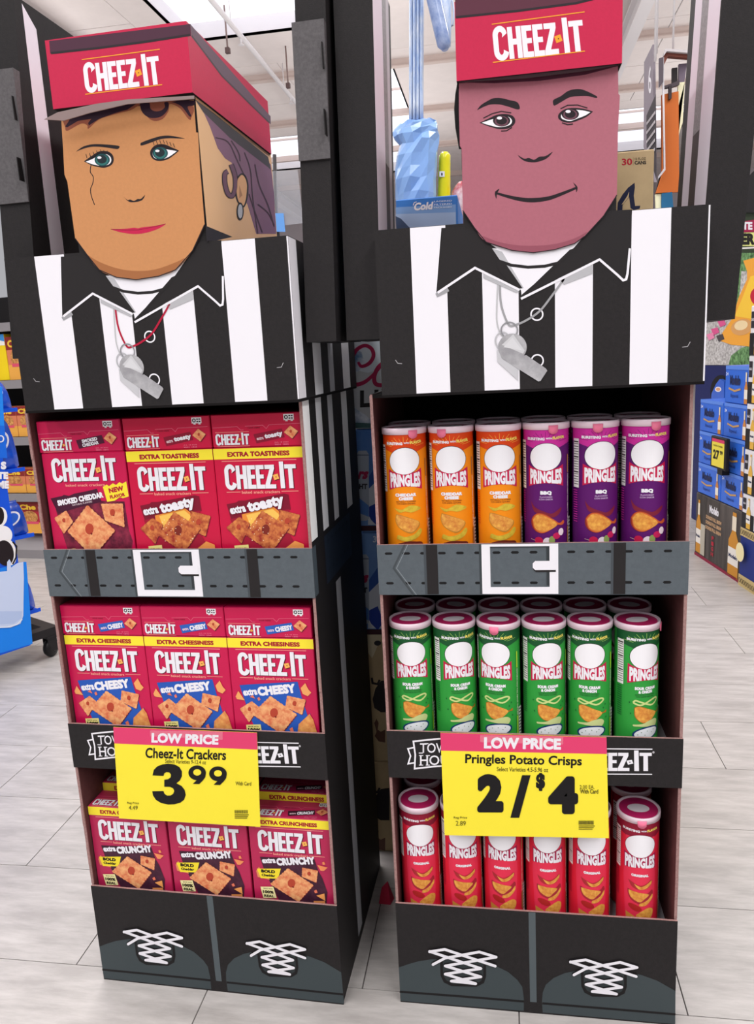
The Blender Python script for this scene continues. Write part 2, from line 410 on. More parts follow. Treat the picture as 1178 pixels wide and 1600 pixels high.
# sprinkler pipe and hangers
sp = root('sprinkler_pipe', 'pale sprinkler pipe running under the ceiling beside the skylight', 'pipe', (-3.22, 0, 5.62))
MB().tube([(0, -2, 0), (0, 23, 0)], .035, CW, 10).build('pipe', sp)
for y in (9.6, 12.2, 15.1, 18.0):
    MB().tube([(0, y, 0), (0, y, .38)], .008, CW, 6).build('hanger_rod', sp)
    m = MB(); m.tube([(0, y+.4, 0), (0, y+.4, -.10)], .012, CW, 6); m.lathe([(.005, -.10+0), (.04, -.115), (.04, -.12)], CW, 10, (0, y+.4)); m.build('sprinkler_head', sp)
for i, (px_, py_, l) in enumerate(((350, 8, 38), (446, 72, 28))):
    x, y = T_top(WORLD, CZ)(px_, py_)
    m = MB(); m.tube([(0, 0, -.55), (0, 0, 0)], .012, '#8A7470', 6); m.box(-.03, .03, -.03, .03, -.6, -.53, '#5E4A48')
    o = m.build('ceiling_hanger'); o.location = (x, y, CZ); setp(o, ['thin rod hanging from the skylight above the left cap', 'short rod hanging from the ceiling left of the dark central arm'][i], 'hanger')

# ------------------------------------------------------------------ display towers
RT = (0.0, 0.0, 0.0); LT = (-0.61, -0.0065, -0.023)
TWD, DEP = .50, .41
Z1T, Z1B, Z2T, Z2B, Z3T = .906, .818, .566, .475, .217
ZB0, ZB1 = 1.157, 1.404; BX0, BX1 = .026, .507; BY = -.037
TH = .004
def Zr(*p): return [(560+x/1.906, 320+y/1.906) for x, y in p]
def wedge_edge(x, z0, z1, amp=.0012, n=14):
    return [(x + random.uniform(-amp, amp), z0+(z1-z0)*i/n) for i in range(n+1)]

def tower(name, label, fr, left):
    R = root(name, label, 'display stand', (fr[0], fr[1], 0), fr[2])
    TB = T_front(RT, BY)     # shared bust art is traced on the right tower
    # --- side panels
    for side in (0, 1):
        x0, x1 = (0, TH) if side == 0 else (TWD-TH, TWD)
        m = MB(); inner = 'right' if side == 0 else 'left'; outer = 'left' if side == 0 else 'right'
        m.box(x0, x1, 0.0, DEP, 0, ZB0, K_BLACK, {inner: K_KRAFT, 'front': K_EDGE})
        sp_ = m.build('side_panel', R)
        m = MB(); e = wedge_edge(0, .22, ZB0-.002, .0018, 22)   # torn front edge
        for i in range(len(e)-1):
            m.box(x0-.0004, x1+.0004, -abs(e[i][0])-.0006, .001, e[i][1], e[i+1][1], K_EDGE)
        m.build('torn_edge', sp_)
        # outer stripes above the belt, trousers stripe below
        k = Ink(lambda x, y: (x, y)); X = -0.0 if side == 0 else TWD
        pl = P_minus(X) if side == 0 else P_plus(X)
        for a, b, c in ((.002, .043, '#FFFFFF'), (.085, .125, '#F2F2F6'), (.172, .210, '#E2E2E6'), (.285, .335, '#FFFFFF')):
            zz = .915
            k.poly([(a, zz-.0), (b, zz), (b, ZB0-.004), (a, ZB0-.004)], c, same=True)
        k.build('shirt_stripe', sp_, pl)
        k = Ink(lambda x, y: (x, y))
        k.rect(.0, .818, .025, .905, '#4A545B'); k.rect(.085, .815, .30, .905, '#232D3C')
        for i in range(6):
            for z in (.888, .835): k.rect(.10+i*.032, z, .115+i*.032, z+.005, '#0B0B0D', same=True)
        k.build('belt_print', sp_, pl)
        k = Ink(lambda x, y: (x, y)); k.poly([(.15, .02), (.19, .02), (.19, .80), (.15, .80)], '#B9B9BE')
        k.build('trouser_stripe', sp_, pl)
    MB().box(TH, TWD-TH, DEP-TH, DEP, 0, ZB0, mat('#0E0A0B', .9, 'inner_shade_cardboard'), {'back': K_BLACK}).build('back_panel', R)  # near-black colour paints the deep shade inside the tower
    FL = mat('#B9B6BA', .6, 'grey_tray_board')
    for z in (.853, .513, .158):
        m = MB(); m.box(TH, TWD-TH, .001, DEP-TH, z-.008, z, FL, {'bottom': mat('#120D0E', .9)}); m.build('shelf', R)
    MB().box(TH, TWD-TH, 0.0, DEP-TH, ZB0-.006, ZB0-.001, mat('#0E0A0B', .9, 'inner_shade_cardboard')).build('top_board', R)
    m = MB()
    # --- belt lip
    m = MB(); m.box(-.001, TWD+.001, -.004, 0, Z1B, Z1T, K_GREY, {'top': K_EDGE, 'bottom': K_EDGE, 'back': K_KRAFT}); belt = m.build('belt_tray_front', R)
    TFr = T_front(RT, -.004)
    k = Ink(zoomed(TFr, 580, 590, 4.363))
    for row, yy in (0, 1188), (1, 1388):
        pass
    DASH = Ink(lambda x, y: (x, y)); xx = .012
    for i in range(16):
        for z in (.8885, .8365):
            if .165 < xx < .275 and False: continue
            DASH.poly([(xx+.002, z), (xx+.011, z), (xx+.013, z+.0016), (xx+.013, z+.0028), (xx+.011, z+.0044), (xx+.002, z+.0044), (xx, z+.0028), (xx, z+.0016)], '#101012', same=True)
        xx += .0300
    DASH.build('stitching', belt, P_front(-.004))['kind'] = 'stuff'
    k = Ink(lambda x, y: (x, y), start=3)
    k.stroke([(.047, .906), (.026, .865), (.058, .818)], .0035, '#43494D'); k.stroke([(.052, .906), (.031, .865), (.063, .818)], .001, '#8A9196')
    k.build('belt_tip', belt, P_front(-.004))
    for x in (.082, .385):
        k = Ink(lambda x, y: (x, y), start=6); k.rect(x-.004, Z1B+.001, x, Z1T-.001, '#454B50'); k.rect(x, Z1B+.001, x+.019, Z1T-.001, BLACK); k.build('belt_loop', belt, P_front(-.004))
    k = Ink(lambda x, y: (x, y), start=6)
    x0, x1 = .174, .298; k.rect(x0-.004, Z1B+.001, x0+.002, Z1T-.001, '#3C4246'); w = .014
    k.rect(x0, Z1B+.0015, x0+w, Z1T-.001, WHITE); k.rect(x1-w, Z1B+.0015, x1, Z1T-.001, WHITE); k.rect(x0, Z1B+.0015, x1, Z1B+.0135, WHITE); k.rect(x0, Z1T-.005, x1, Z1T-.001, WHITE)
    k.rect(x1-w-.005, Z1B+.016, x1-w, Z1T-.006, '#34393D')
    k.rect(x0+w, Z1T-.007, x1-w, Z1T-.005, '#34393D')
    k.poly([(x1-.040, .868), (x1-.036, .872), (x1-.004, .872), (x1-.004, .857), (x1-.036, .857), (x1-.040, .861)], BLACK)
    k.poly([(x1-.041, .872), (x1-.037, .876), (x1-.004, .876), (x1-.004, .8605), (x1-.037, .8605), (x1-.041, .8645)], WHITE)
    k.build('belt_buckle', belt, P_front(-.004))
    # --- middle lip
    m = MB(); m.box(-.001, TWD+.001, -.004, 0, Z2B, Z2T, K_BLACK, {'top': K_EDGE, 'bottom': K_EDGE, 'back': K_KRAFT}); mid = m.build('middle_tray_front', R)
    k = Ink(zoomed(TFr, 580, 920, 4.363), start=2)
    k.stroke([(700, 1006), (560, 1014), (430, 1025), (287, 1040), (300, 1130), (296, 1226), (420, 1212), (560, 1202), (700, 1196)], 11, WHITE)
    k.stroke([(290, 1082), (250, 1090), (268, 1140), (252, 1192), (296, 1186)], 10, WHITE)
    k.text('TOWN', 455, 1085, 245, 66, WHITE, bold=.01); k.text('HOUSE', 475, 1168, 285, 66, WHITE, bold=.01)
    for (ax, ay) in ((338, 1119), (376, 1055), (340, 1136), (340, 1201), (386, 1136), (386, 1201)): k.rect(ax-14, ay-3, ax+14, ay+3, WHITE)
    k.build('snack_logo', mid, P_front(-.004), label='white outlined banner logo with serif letters')
    k = Ink(zoomed(TFr, 820, 920, 4.207), start=2)
    cheese_logo(k, 322, 1074, 512, 124, WHITE, None, dia=True); k.stroke([(420, 1050), (838, 1054)], 7, WHITE); k.stroke([(470, 1217), (836, 1219)], 7, WHITE); k.ring(845, 1074, 5, 5, 3, WHITE, n=10)
    k.build('cracker_logo', mid, P_front(-.004), label='white condensed cracker logo between two lines')
    # --- base with shoes
    m = MB(); m.box(-.001, TWD+.001, -.004, 0, 0.0, Z3T, K_BLACK, {'top': K_EDGE, 'back': K_KRAFT}); base = m.build('base_front', R)
    TZ = zoomed(TFr, 600, 1390, 2.038)
    k = Ink(TZ, start=1)
    k.poly([(460, 72), (482, 73), (486, 359), (465, 357)], '#535C60')
    k.build('trouser_seam', base, P_front(-.004))
    SH = '#3E474A'
    def shoe(pts_top, dx, dy, name):
        k = Ink(TZ, start=2)
        k.poly(pts_top, SH)
        k.build(name, base, P_front(-.004))
    def arc_pts(a, b, pts): return pts
    sh1 = [(47, 248), (75, 238), (110, 228), (150, 222), (200, 219), (250, 220), (300, 226), (350, 240), (395, 262), (425, 288), (440, 310), (445, 345), (445, 386), (53, 354)]
    sh2 = [(505, 391), (503, 355), (505, 328), (515, 303), (540, 281), (575, 266), (625, 255), (700, 252), (760, 258), (820, 272), (870, 290), (928, 323), (927, 428)]
    for pts, ox, oy, sl in ((sh1, 0, 0, 0), (sh2, 448, 33, 0)):
        k = Ink(TZ, start=2); k.poly(pts, SH)
        if ox == 0: k.stroke([(50, 325), (250, 340), (445, 356)], 7, '#161416')
        else: k.stroke([(504, 362), (700, 378), (928, 397)], 7, '#161416')
        k.build('shoe_print', base, P_front(-.004))
        k = Ink(lambda x, y, ox=ox, oy=oy: TZ(x+ox, y+oy+(x-250)*.02), start=6)
        k.poly([(178, 225), (325, 225), (325, 275), (318, 296), (295, 308), (215, 308), (190, 296), (180, 275)], '#161416')
        k.poly([(187, 225), (316, 225), (316, 272), (309, 289), (290, 300), (220, 300), (198, 289), (188, 272)], '#2F3638')
        k.build('shoe_tongue', base, P_front(-.004))
        k = Ink(lambda x, y, ox=ox, oy=oy: TZ(81.5+.2768*x+ox, 163+.2768*y+oy), start=14, eps=.00003)
        segs = [(230, 115), (820, 312), (410, 375), (760, 485), (480, 455), (820, 405), (410, 280), (995, 178), (800, 118), (405, 190), (270, 262), None, (230, 115), (405, 88), (985, 280)]
        for wd, cl, dy in ((40, '#141114', -6), (31, WHITE, 0)):
            for p, q in zip(segs, segs[1:]):
                if p and q: k.stroke([(p[0]+dy*.3, p[1]+dy), (q[0]+dy*.3, q[1]+dy)], wd, cl, cap=True)
        k.build('shoelace', base, P_front(-.004))
    # --- bust (referee shirt box)
    m = MB(); lip = .006
    m.box(BX0, BX1, BY, DEP, ZB0-.004, ZB0, mat('#0E0A0B', .9, 'inner_shade_cardboard'))
    m.box(BX0, BX1, BY, BY+.004, ZB0, ZB1, K_BLACK, {'top': K_EDGE, 'bottom': K_EDGE})
    m.box(BX0, BX0+.004, BY+.004, DEP, ZB0, ZB1, K_BLACK); m.box(BX1-.004, BX1, BY+.004, DEP, ZB0, ZB1, K_BLACK)
    m.box(BX0, BX1, DEP-.004, DEP, ZB0, ZB1, K_BLACK)
    m.box(BX0+.004, BX1-.004, BY+.004, DEP-.004, ZB1-.010, ZB1-.006, mat('#5C4644', .8))
    bust = m.build('shirt_box', R)
    # stripes on the front
    bounds = [TB(x, 545)[0] for x in (648, 701.6, 755.7, 811.3, 867.4, 925.7, 984, 1043.7)]
    for i in range(0, 8, 2):
        k = Ink(lambda x, y: (x, y), start=1)
        k.rect(bounds[i], ZB0+.0005, bounds[i+1], ZB1-.0005, WHITE)
        k.build('white_stripe', bust, P_front(BY))
    k = Ink(lambda x, y: (x, y), start=1); k.rect(BX1-.0022, ZB0+.001, BX1, ZB1-.001, WHITE)
    k.build('white_stripe', bust, P_front(BY))
    for fx, pl in ((BX1, P_plus(BX1)), (BX0, P_minus(BX0))):
        k = Ink(lambda x, y: (x, y), start=1)
        for a, b, c in ((BY+.001, .006, WHITE), (.065, .12, '#F2F2F6'), (.172, .21, '#D0D0D4'), (.285, .35, '#FFFFFF')): k.rect(a, ZB0+.001, b, ZB1-.001, c, same=True)
        k.build('side_stripe', bust, pl)
    TZ = lambda x, y: TB(560+x/1.906, 320+y/1.906)
    k = Ink(TZ, start=3)      # collar
    zt = 66; yr = 28
    k.poly([(247, 69), (310, 66), (350, 80), (395, 118), (440, 150), (560, 160), (640, 130), (700, 60), (743, 18), (815, 14), (812, 60), (806, 200), (795, 226), (718, 160), (600, 217), (486, 280), (478, 256), (347, 188), (262, 240), (232, 262)], BLACK)
    k.build('shirt_collar', bust, P_front(BY))
    k = Ink(TZ, start=6)
    k.poly([(398, 130), (632, 131), (486, 272), (484, 255)], WHITE); k.poly([(398, 130), (428, 140), (492, 248), (484, 250)], '#B9B9BD')
    k.stroke([(420, 168), (455, 180), (505, 186), (555, 183), (600, 172)], 9, BLACK)
    k.poly([(600, 170), (640, 140), (500, 262), (486, 280), (486, 268)], BLACK)
    k.poly([(400, 150), (440, 178), (488, 248), (470, 252), (420, 200)], BLACK)
    k.stroke([(232, 270), (268, 252)], 12, '#9D9DA1'); k.poly([(598, 222), (697, 176), (697, 205), (612, 238)], '#B4B4B8'); k.poly([(372, 204), (480, 260), (470, 262), (372, 218)], '#B4B4B8')
    k.stroke([(236, 262), (347, 188), (480, 254)], 7, WHITE); k.stroke([(484, 280), (600, 222), (718, 163), (770, 208), (788, 225), (797, 222), (801, 205), (808, 130)], 7, WHITE)
    k.build('collar_trim', bust, P_front(BY))
    TZ2 = lambda x, y: TB(700+x/3.927, 400+y/3.927)
    for cx, cy in ((545, 358), (548, 642)):
        k = Ink(TZ2, start=6); k.ring(cx, cy, 36, 36, 9, WHITE); k.build('shirt_button', bust, P_front(BY))
    k = Ink(TZ2, start=10); cc = '#9C9C9F' if not left else '#B01338'
    k.stroke(sm([(306, 160), (300, 300), (300, 400), (318, 470), (345, 500)]), 9, '#BDBDC0')
    k.stroke(sm([(318, 158), (322, 270), (340, 350), (375, 425), (410, 425)]), 13, cc); k.stroke(sm([(400, 428), (470, 400), (560, 340), (640, 240), (712, 140)]), 13, cc)
    k.build('whistle_cord', bust, P_front(BY), label=('red cord' if left else 'grey cord'))
    k = Ink(TZ2, start=20)
    k.poly([(300, 570), (304, 650), (430, 765), (432, 700)], '#C4C4C8'); k.ring(335, 520, 44, 52, 9, '#B6B6BA'); k.ring(376, 455, 50, 48, 9, '#8F8F93')
    k.ell(395, 560, 88, 84, 'metal'); k.poly([(318, 600), (470, 610), (480, 608), (600, 690), (608, 704), (568, 765), (555, 770), (330, 630)], 'metal')
    k.poly([(330, 545), (400, 480), (470, 580), (460, 600)], '#C9C9CC'); k.poly([(340, 560), (395, 500), (455, 580)], '#D3D3D6')
    k.build('whistle', bust, P_front(BY))
    for zx, zy, d in ((110, 462, 1), (978, 420, -1)):
        k = Ink(TZ, start=4); k.stroke([(zx, zy), (zx+(7 if d > 0 else -8), zy+10), (zx+20*d, zy+11)] if d > 0 else [(zx+10, zy-12), (zx+2, zy+2), (zx-14, zy+4)], 1.6, '#B9B7BB'); k.build('slot_cut', bust, P_front(BY))
    # --- head
    HX0, HX1 = .159, .380; HB = .33; HZ1 = 1.63
    skin = '#C98C5B' if left else '#AC6674'
    skin_m = mat(skin, .55, 'printed_skin', noise=.06, scale=200)
    m = MB(); side_c = mat('#F6C795', .5) if left else K_BLACK  # paler skin on the left head's side stands in for side light
    m.box(HX0+.001, HX1-.001, BY+.001, HB, ZB1-.012, HZ1, side_c, {'front': K_BLACK, 'left': mat('#171214', .6)}); head = m.build('head_box', R)
    if left:
        T0 = T_front(fr, BY); zf = lambda x, y: T0(90+x/4.531, 150+y/4.531)
        out = [(30, 140), (968, 30), (985, 260), (998, 262), (1012, 500), (1045, 910), (960, 1095), (840, 1230), (720, 1275), (560, 1300), (420, 1282), (300, 1232), (210, 1120), (130, 1010), (115, 900), (75, 610), (55, 560), (45, 380)]
    else:
        T0 = T_front(fr, BY); zf = lambda x, y: T0(700+x/4.207, 100+y/4.207)
        out = [(72, 60), (1115, 0), (1118, 200), (1128, 210), (1115, 450), (1108, 862), (1020, 1000), (900, 1130), (830, 1180), (700, 1220), (560, 1240), (420, 1225), (250, 1170), (175, 1080), (98, 965), (90, 560), (78, 540), (72, 320)]
    i0, i1 = (5, 14) if left else (5, 15)
    out = out[:i0] + sm(out[i0:i1], 5) + out[i1:]
    m = MB(); m.prism([zf(*p) for p in out], P_front(BY-.0012), .0012, skin_m, side=mat('#5A3A34', .8)); face = m.build('face_panel', head)
    PF = P_front(BY-.0024)
    def F(start=1): return Ink(zf, start=start)
    DK = '#21191E'
    if left:
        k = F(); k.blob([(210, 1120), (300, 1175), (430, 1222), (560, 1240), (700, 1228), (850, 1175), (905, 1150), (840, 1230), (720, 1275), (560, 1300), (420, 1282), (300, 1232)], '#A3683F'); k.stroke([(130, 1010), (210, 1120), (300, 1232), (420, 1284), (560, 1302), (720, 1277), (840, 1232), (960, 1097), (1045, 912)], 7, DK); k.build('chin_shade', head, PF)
        k = F(); k.blob([(60, 225), (75, 250), (170, 200), (215, 210), (225, 235), (300, 170), (420, 130), (520, 105), (600, 70), (640, 150), (690, 180), (750, 165), (790, 110), (800, 60), (870, 90), (930, 165), (950, 160), (940, 60), (560, 30), (80, 110)], '#8E4E3A')
        k.poly([(20, 165), (95, 165), (60, 220), (75, 225), (150, 180), (245, 165), (222, 195), (228, 212), (300, 165), (420, 122), (500, 100), (575, 50), (400, 40), (200, 90)], '#2A1225')
        k.blob([(585, 45), (600, 110), (640, 150), (690, 160), (745, 145), (785, 100), (790, 50), (760, 50), (765, 80), (740, 105), (700, 112), (665, 95), (650, 45)], '#2A1225')
        k.blob([(810, 45), (880, 75), (935, 145), (950, 140), (925, 80), (968, 70), (966, 35)], '#2A1225'); k.build('hair_fringe', head, PF)
        for pts in ([(135, 398), (185, 362), (250, 345), (330, 345), (435, 355), (440, 372), (420, 378), (330, 365), (250, 362), (190, 376)], [(593, 335), (650, 312), (730, 288), (790, 283), (850, 292), (905, 305), (800, 302), (730, 310), (660, 335), (597, 354)]):
            k = F(); k.blob(pts, DK); k.build('eyebrow', head, PF)
        for e in (0, 1):
            k = F()
            if e == 0:
                k.blob([(192, 465), (240, 432), (300, 395), (360, 395), (395, 420), (403, 460), (385, 492), (340, 510), (290, 505), (240, 490)], DK); k.blob([(205, 468), (250, 450), (300, 425), (350, 415), (380, 435), (385, 465), (365, 488), (320, 497), (260, 488)], '#F2EEF2')
                cx, cy = 322, 455
            else:
                k.blob([(865, 390), (820, 370), (760, 345), (700, 350), (665, 385), (662, 420), (685, 452), (730, 463), (785, 450), (830, 420)], DK); k.blob([(850, 393), (800, 385), (760, 378), (700, 378), (678, 405), (690, 440), (735, 450), (790, 435)], '#F2EEF2')
                cx, cy = 732, 408
            k.ell(cx, cy, 54, 44, '#18494E'); k.ell(cx, cy+2, 44, 36, '#2F6F6C'); k.ell(cx-2, cy-4, 34, 30, '#1D2A30'); k.ell(cx-20, cy-16, 15, 9, WHITE)
            for j in range(7):
                bx, by = ((215+26*j, 442-8*j + (max(0, j-4)*12)) if e == 0 else (690+24*j, 352-4*j+max(0, j-3)*13)); k.stroke([(bx, by), (bx-8+j*(-1 if e == 0 else 0)+ (0 if e == 0 else -2), by-28)], 4, DK)
            k.stroke([(245, 440), (300, 405), (380, 408)] if e == 0 else [(680, 372), (740, 348), (850, 385)], 7, DK)
            k.build('eye', head, PF)
        k = F(); k.stroke(sm([(243, 490), (238, 540), (258, 575), (255, 620), (240, 660), (245, 710), (268, 773)]), 6, DK); k.build('cheek_line', head, PF)
        k = F(); k.blob([(472, 715), (500, 738), (520, 735), (545, 745), (570, 732), (595, 730), (625, 702), (605, 738), (560, 752), (510, 750)], DK); k.build('nose', head, PF)
        k = F(); k.blob([(383, 945), (480, 942), (545, 934), (575, 938), (600, 932), (700, 920), (770, 907), (720, 940), (640, 968), (560, 979), (480, 972), (420, 958)], '#C21F4B'); k.stroke([(383, 945), (480, 950), (575, 950), (700, 925), (770, 907)], 4, '#8A1634'); k.build('mouth', head, PF)
        TS = T_side(fr, HX1); zs = lambda x, y: TS(290+x/4.324, 30+y/4.324)
        k = Ink(zs)
        k.poly([(140, 1395), (320, 1470), (147, 1510)], '#2F2B2E')
        k.poly([(80, 560), (130, 640), (170, 730), (220, 870), (270, 940), (315, 970), (325, 1080), (350, 1150), (420, 1250), (480, 1450), (615, 1450), (600, 1180), (578, 980)], '#8E6880'); 
        k.poly([(66, 540), (200, 640), (560, 930), (580, 1020), (560, 1000), (300, 800), (120, 625)], '#4B4447')
        k.build('side_hair', head, P_plus(HX1-.001))
        k = Ink(zs, start=8)
        cu_ = sm([(288, 1028), (268, 1045), (268, 1110), (288, 1178), (318, 1192), (338, 1140), (336, 1060), (310, 980)]); k.stroke(cu_, 36, '#3A2A33'); k.stroke(cu_, 24, '#7A5468')
        k.build('hair_curl', head, P_plus(HX1-.001))
        k = Ink(zs, start=8); k.poly(sm([(345, 1070), (380, 1040), (410, 1060), (427, 1120), (422, 1200), (405, 1260), (385, 1270), (350, 1230), (335, 1150), (345, 1070)])[:-1], DK); k.poly(sm([(355, 1078), (380, 1052), (402, 1070), (416, 1120), (411, 1200), (398, 1252), (385, 1255), (358, 1225), (345, 1150), (355, 1078)])[:-1], '#F0B985'); k.poly([(365, 1120), (385, 1190), (365, 1210)], '#C08A5E'); k.build('ear', head, P_plus(HX1-.001))
        k = Ink(zs, start=14); k.ell(370, 1298, 24, 60, DK); k.ell(370, 1298, 16, 48, '#C9CBD0'); k.build('earring', head, P_plus(HX1-.001))
        k = Ink(zs, start=8)
        for pts in ([(205, 800), (290, 830), (350, 950), (410, 1080)], [(310, 820), (360, 900), (370, 960)], [(400, 900), (440, 1020), (455, 1200), (490, 1450)], [(470, 980), (500, 1120), (560, 1260), (600, 1400)], [(430, 1180), (470, 1300), (520, 1440)], [(490, 1250), (560, 1310), (600, 1390)]): k.stroke(sm(pts), 7, '#4A3340')
        k.build('hair_strand', head, P_plus(HX1-.001))
    else:
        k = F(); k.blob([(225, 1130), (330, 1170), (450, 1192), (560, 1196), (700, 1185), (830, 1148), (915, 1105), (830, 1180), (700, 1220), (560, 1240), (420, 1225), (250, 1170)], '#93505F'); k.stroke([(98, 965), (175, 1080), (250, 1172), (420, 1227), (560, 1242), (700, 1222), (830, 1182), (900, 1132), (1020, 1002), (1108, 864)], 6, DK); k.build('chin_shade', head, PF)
        k = F(); k.poly([(72, 95), (1113, 0), (1113, 18), (900, 75), (600, 115), (300, 130), (75, 125)], '#4F2234'); k.build('hair_line', head, PF)
        for pts in ([(190, 308), (215, 275), (262, 245), (300, 228), (350, 228), (410, 242), (455, 255), (472, 292), (455, 302), (400, 285), (340, 270), (280, 270), (235, 285)], [(690, 268), (692, 240), (740, 215), (790, 180), (850, 168), (900, 178), (975, 215), (970, 227), (920, 215), (860, 215), (800, 222), (740, 255), (700, 277)]):
            k = F(); k.blob(pts, DK); k.build('eyebrow', head, PF)
        for e in (0, 1):
            k = F()
            if e == 0:
                k.blob([(208, 390), (260, 365), (320, 338), (380, 332), (425, 345), (442, 375), (430, 405), (390, 428), (330, 430), (265, 412)], DK); k.blob([(222, 390), (280, 370), (340, 352), (390, 348), (418, 370), (415, 395), (385, 412), (330, 418), (270, 405)], '#F2EEF2')
                cx, cy = 352, 376; k.stroke([(232, 360), (290, 330), (350, 315), (415, 325)], 7, DK); k.stroke([(348, 444), (385, 442), (420, 420)], 7, DK)
            else:
                k.blob([(952, 316), (890, 298), (820, 292), (765, 302), (728, 330), (725, 362), (760, 385), (810, 388), (860, 372), (910, 350)], DK); k.blob([(935, 320), (880, 308), (815, 305), (765, 318), (742, 340), (750, 365), (800, 378), (850, 362), (900, 342)], '#F2EEF2')
                cx, cy = 802, 333; k.stroke([(738, 298), (785, 275), (850, 273), (915, 293)], 7, DK); k.stroke([(748, 390), (785, 402), (820, 398)], 7, DK)
            k.ell(cx, cy, 57, 38, DK); k.ell(cx, cy+3, 46, 33, '#6A4350'); k.ell(cx, cy, 35, 26, '#241B20'); k.ell(cx-14, cy-17, 17, 10, WHITE)
            k.build('eye', head, PF)
        k = F(); k.blob([(457, 600), (500, 625), (530, 620), (565, 632), (600, 612), (640, 608), (687, 580), (650, 622), (600, 643), (560, 649), (510, 643), (475, 622)], DK); k.build('nose', head, PF)
        k = F(); k.stroke(sm([(320, 852), (400, 875), (480, 892), (560, 897), (660, 885), (760, 850), (845, 815)]), smw([14, 20, 26, 30, 26, 20, 14]), DK); k.blob([(310, 840), (338, 822), (322, 855), (318, 888), (308, 860)], DK); k.blob([(820, 780), (850, 812), (842, 845), (838, 815)], DK); k.build('mouth', head, PF)
        TS = T_front(fr, BY+.02)
        m = MB(); zz = lambda x, y: TS(700+x/4.207, 100+y/4.207)
        m.prism([zz(*p) for p in ((66, 100), (48, 200), (40, 300), (48, 420), (72, 560), (90, 560), (84, 100))], P_front(BY+.02), .002, '#0F0B0D'); m.build('side_hair', head)
    # --- cap
    if left: cz0, cz1, cx0, cx1, cy, hz, cyb = 1.611, 1.706, .157, .383, -.055, 0, .32
    else: cz0, cz1, cx0, cx1, cy, hz, cyb = 1.594, 1.695, .1565, .3825, -.050, 0, .32
    CAP = mat('#C4224A', .5, 'red_printed_cardboard', noise=.05, scale=200, bump=.1)
    m = MB(); m.box(cx0, cx1, cy, cyb, cz0, cz1, CAP, {'top': mat('#5E3A4A', .6), 'bottom': mat('#171012', .8)}); cap = m.build('cap', R)
    if left:
        T0 = T_front(fr, cy); k = Ink(lambda x, y: T0(x/2.454, y/2.454))
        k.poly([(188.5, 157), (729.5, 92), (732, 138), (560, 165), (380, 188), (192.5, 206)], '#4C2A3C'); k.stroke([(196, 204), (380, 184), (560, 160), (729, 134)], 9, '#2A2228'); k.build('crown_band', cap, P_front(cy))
        k = Ink(lambda x, y: T0(x/2.454, y/2.454)); cheese_logo(k, 316, 244, 292, 112, WHITE, None, '#F0A32E', rot=-6.5); k.stroke([(314, 229), (613, 189)], 3.5, '#F0A32E'); k.stroke([(327, 362), (622, 325)], 3.5, '#F0A32E'); k.build('cap_logo', cap, P_front(cy), label='white condensed cracker logo between orange lines')
        TS = T_side(fr, cx1); k = Ink(lambda x, y: TS(x/2.454, y/2.454))
        k.poly([(729, 92), (1037, 446), (1038, 478), (960, 400), (850, 290), (733, 140)], '#6B5562'); k.stroke([(735, 137), (850, 290), (960, 400), (1032, 470)], 5, '#4A4044'); k.build('side_band', cap, P_plus(cx1))
        T0 = T_front(fr, cy-.012); m = MB(); m.prism([T0(*p) for p in ((70, 187), (91, 176), (150, 163), (200, 156), (304, 150), (304, 155), (200, 163), (140, 177), (100, 189))], P_front(cy-.012), .002, mat('#8D7A78', .7)); m.build('cap_brim_and_shade', cap)
    else:
        T0 = T_front(fr, cy); zc = lambda x, y: T0(680+x/2.365, y/2.365); k = Ink(zc)
        z_top = lambda x: zc(x, 0)
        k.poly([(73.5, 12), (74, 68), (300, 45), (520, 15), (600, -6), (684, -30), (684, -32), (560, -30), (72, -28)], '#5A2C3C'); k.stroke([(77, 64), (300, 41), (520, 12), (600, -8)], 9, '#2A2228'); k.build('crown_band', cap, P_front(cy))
        k = Ink(zc); cheese_logo(k, 209, 102, 335, 122, WHITE, None, '#F0A32E', rot=-5.5); k.stroke([(209, 90), (552, 44)], 3.5, '#F0A32E'); k.stroke([(213, 231), (553, 189)], 3.5, '#F0A32E'); k.build('cap_logo', cap, P_front(cy), label='white condensed cracker logo between orange lines')
        T0 = T_front(fr, cy+.001); m = MB(); m.prism([zc(*p) for p in ((85, 297), (682, 233), (680, 240), (560, 262), (330, 290), (160, 300), (88, 305))], P_front(cy+.003), .002, mat('#2A1018', .7)); m.build('cap_brim_and_shade', cap)  # dark strip paints the arc of shade under this cap
    # --- raised arms
    TOP = 1.80 if left else 1.80
    arms = ([(-.010, .045, .026, .081), (.515, .564, .534, .580)] if left else [(-.033, .023, -.023, .036), (.503, .556, .527, .590)])
    for i, (a, b, c, d) in enumerate(arms):
        z0 = 1.245; yb = .20; K2 = K_BLACK
        m = MB(); m.hexa([(a, 0, z0), (b, 0, z0), (b, yb, z0), (a, yb, z0), (c, 0, TOP), (d, 0, TOP), (d, yb, TOP), (c, yb, TOP)], K2); arm = m.build('raised_arm', R)
        inn = (b, d) if i == 0 else (a, c)
        def pl(u, v, n, inn=inn, i=i):
            t = (v-z0)/(TOP-z0); x = inn[0]+(inn[1]-inn[0])*t; return (x + (n if i == 0 else -n), u, v)
        k = Ink(lambda x, y: (x, y))
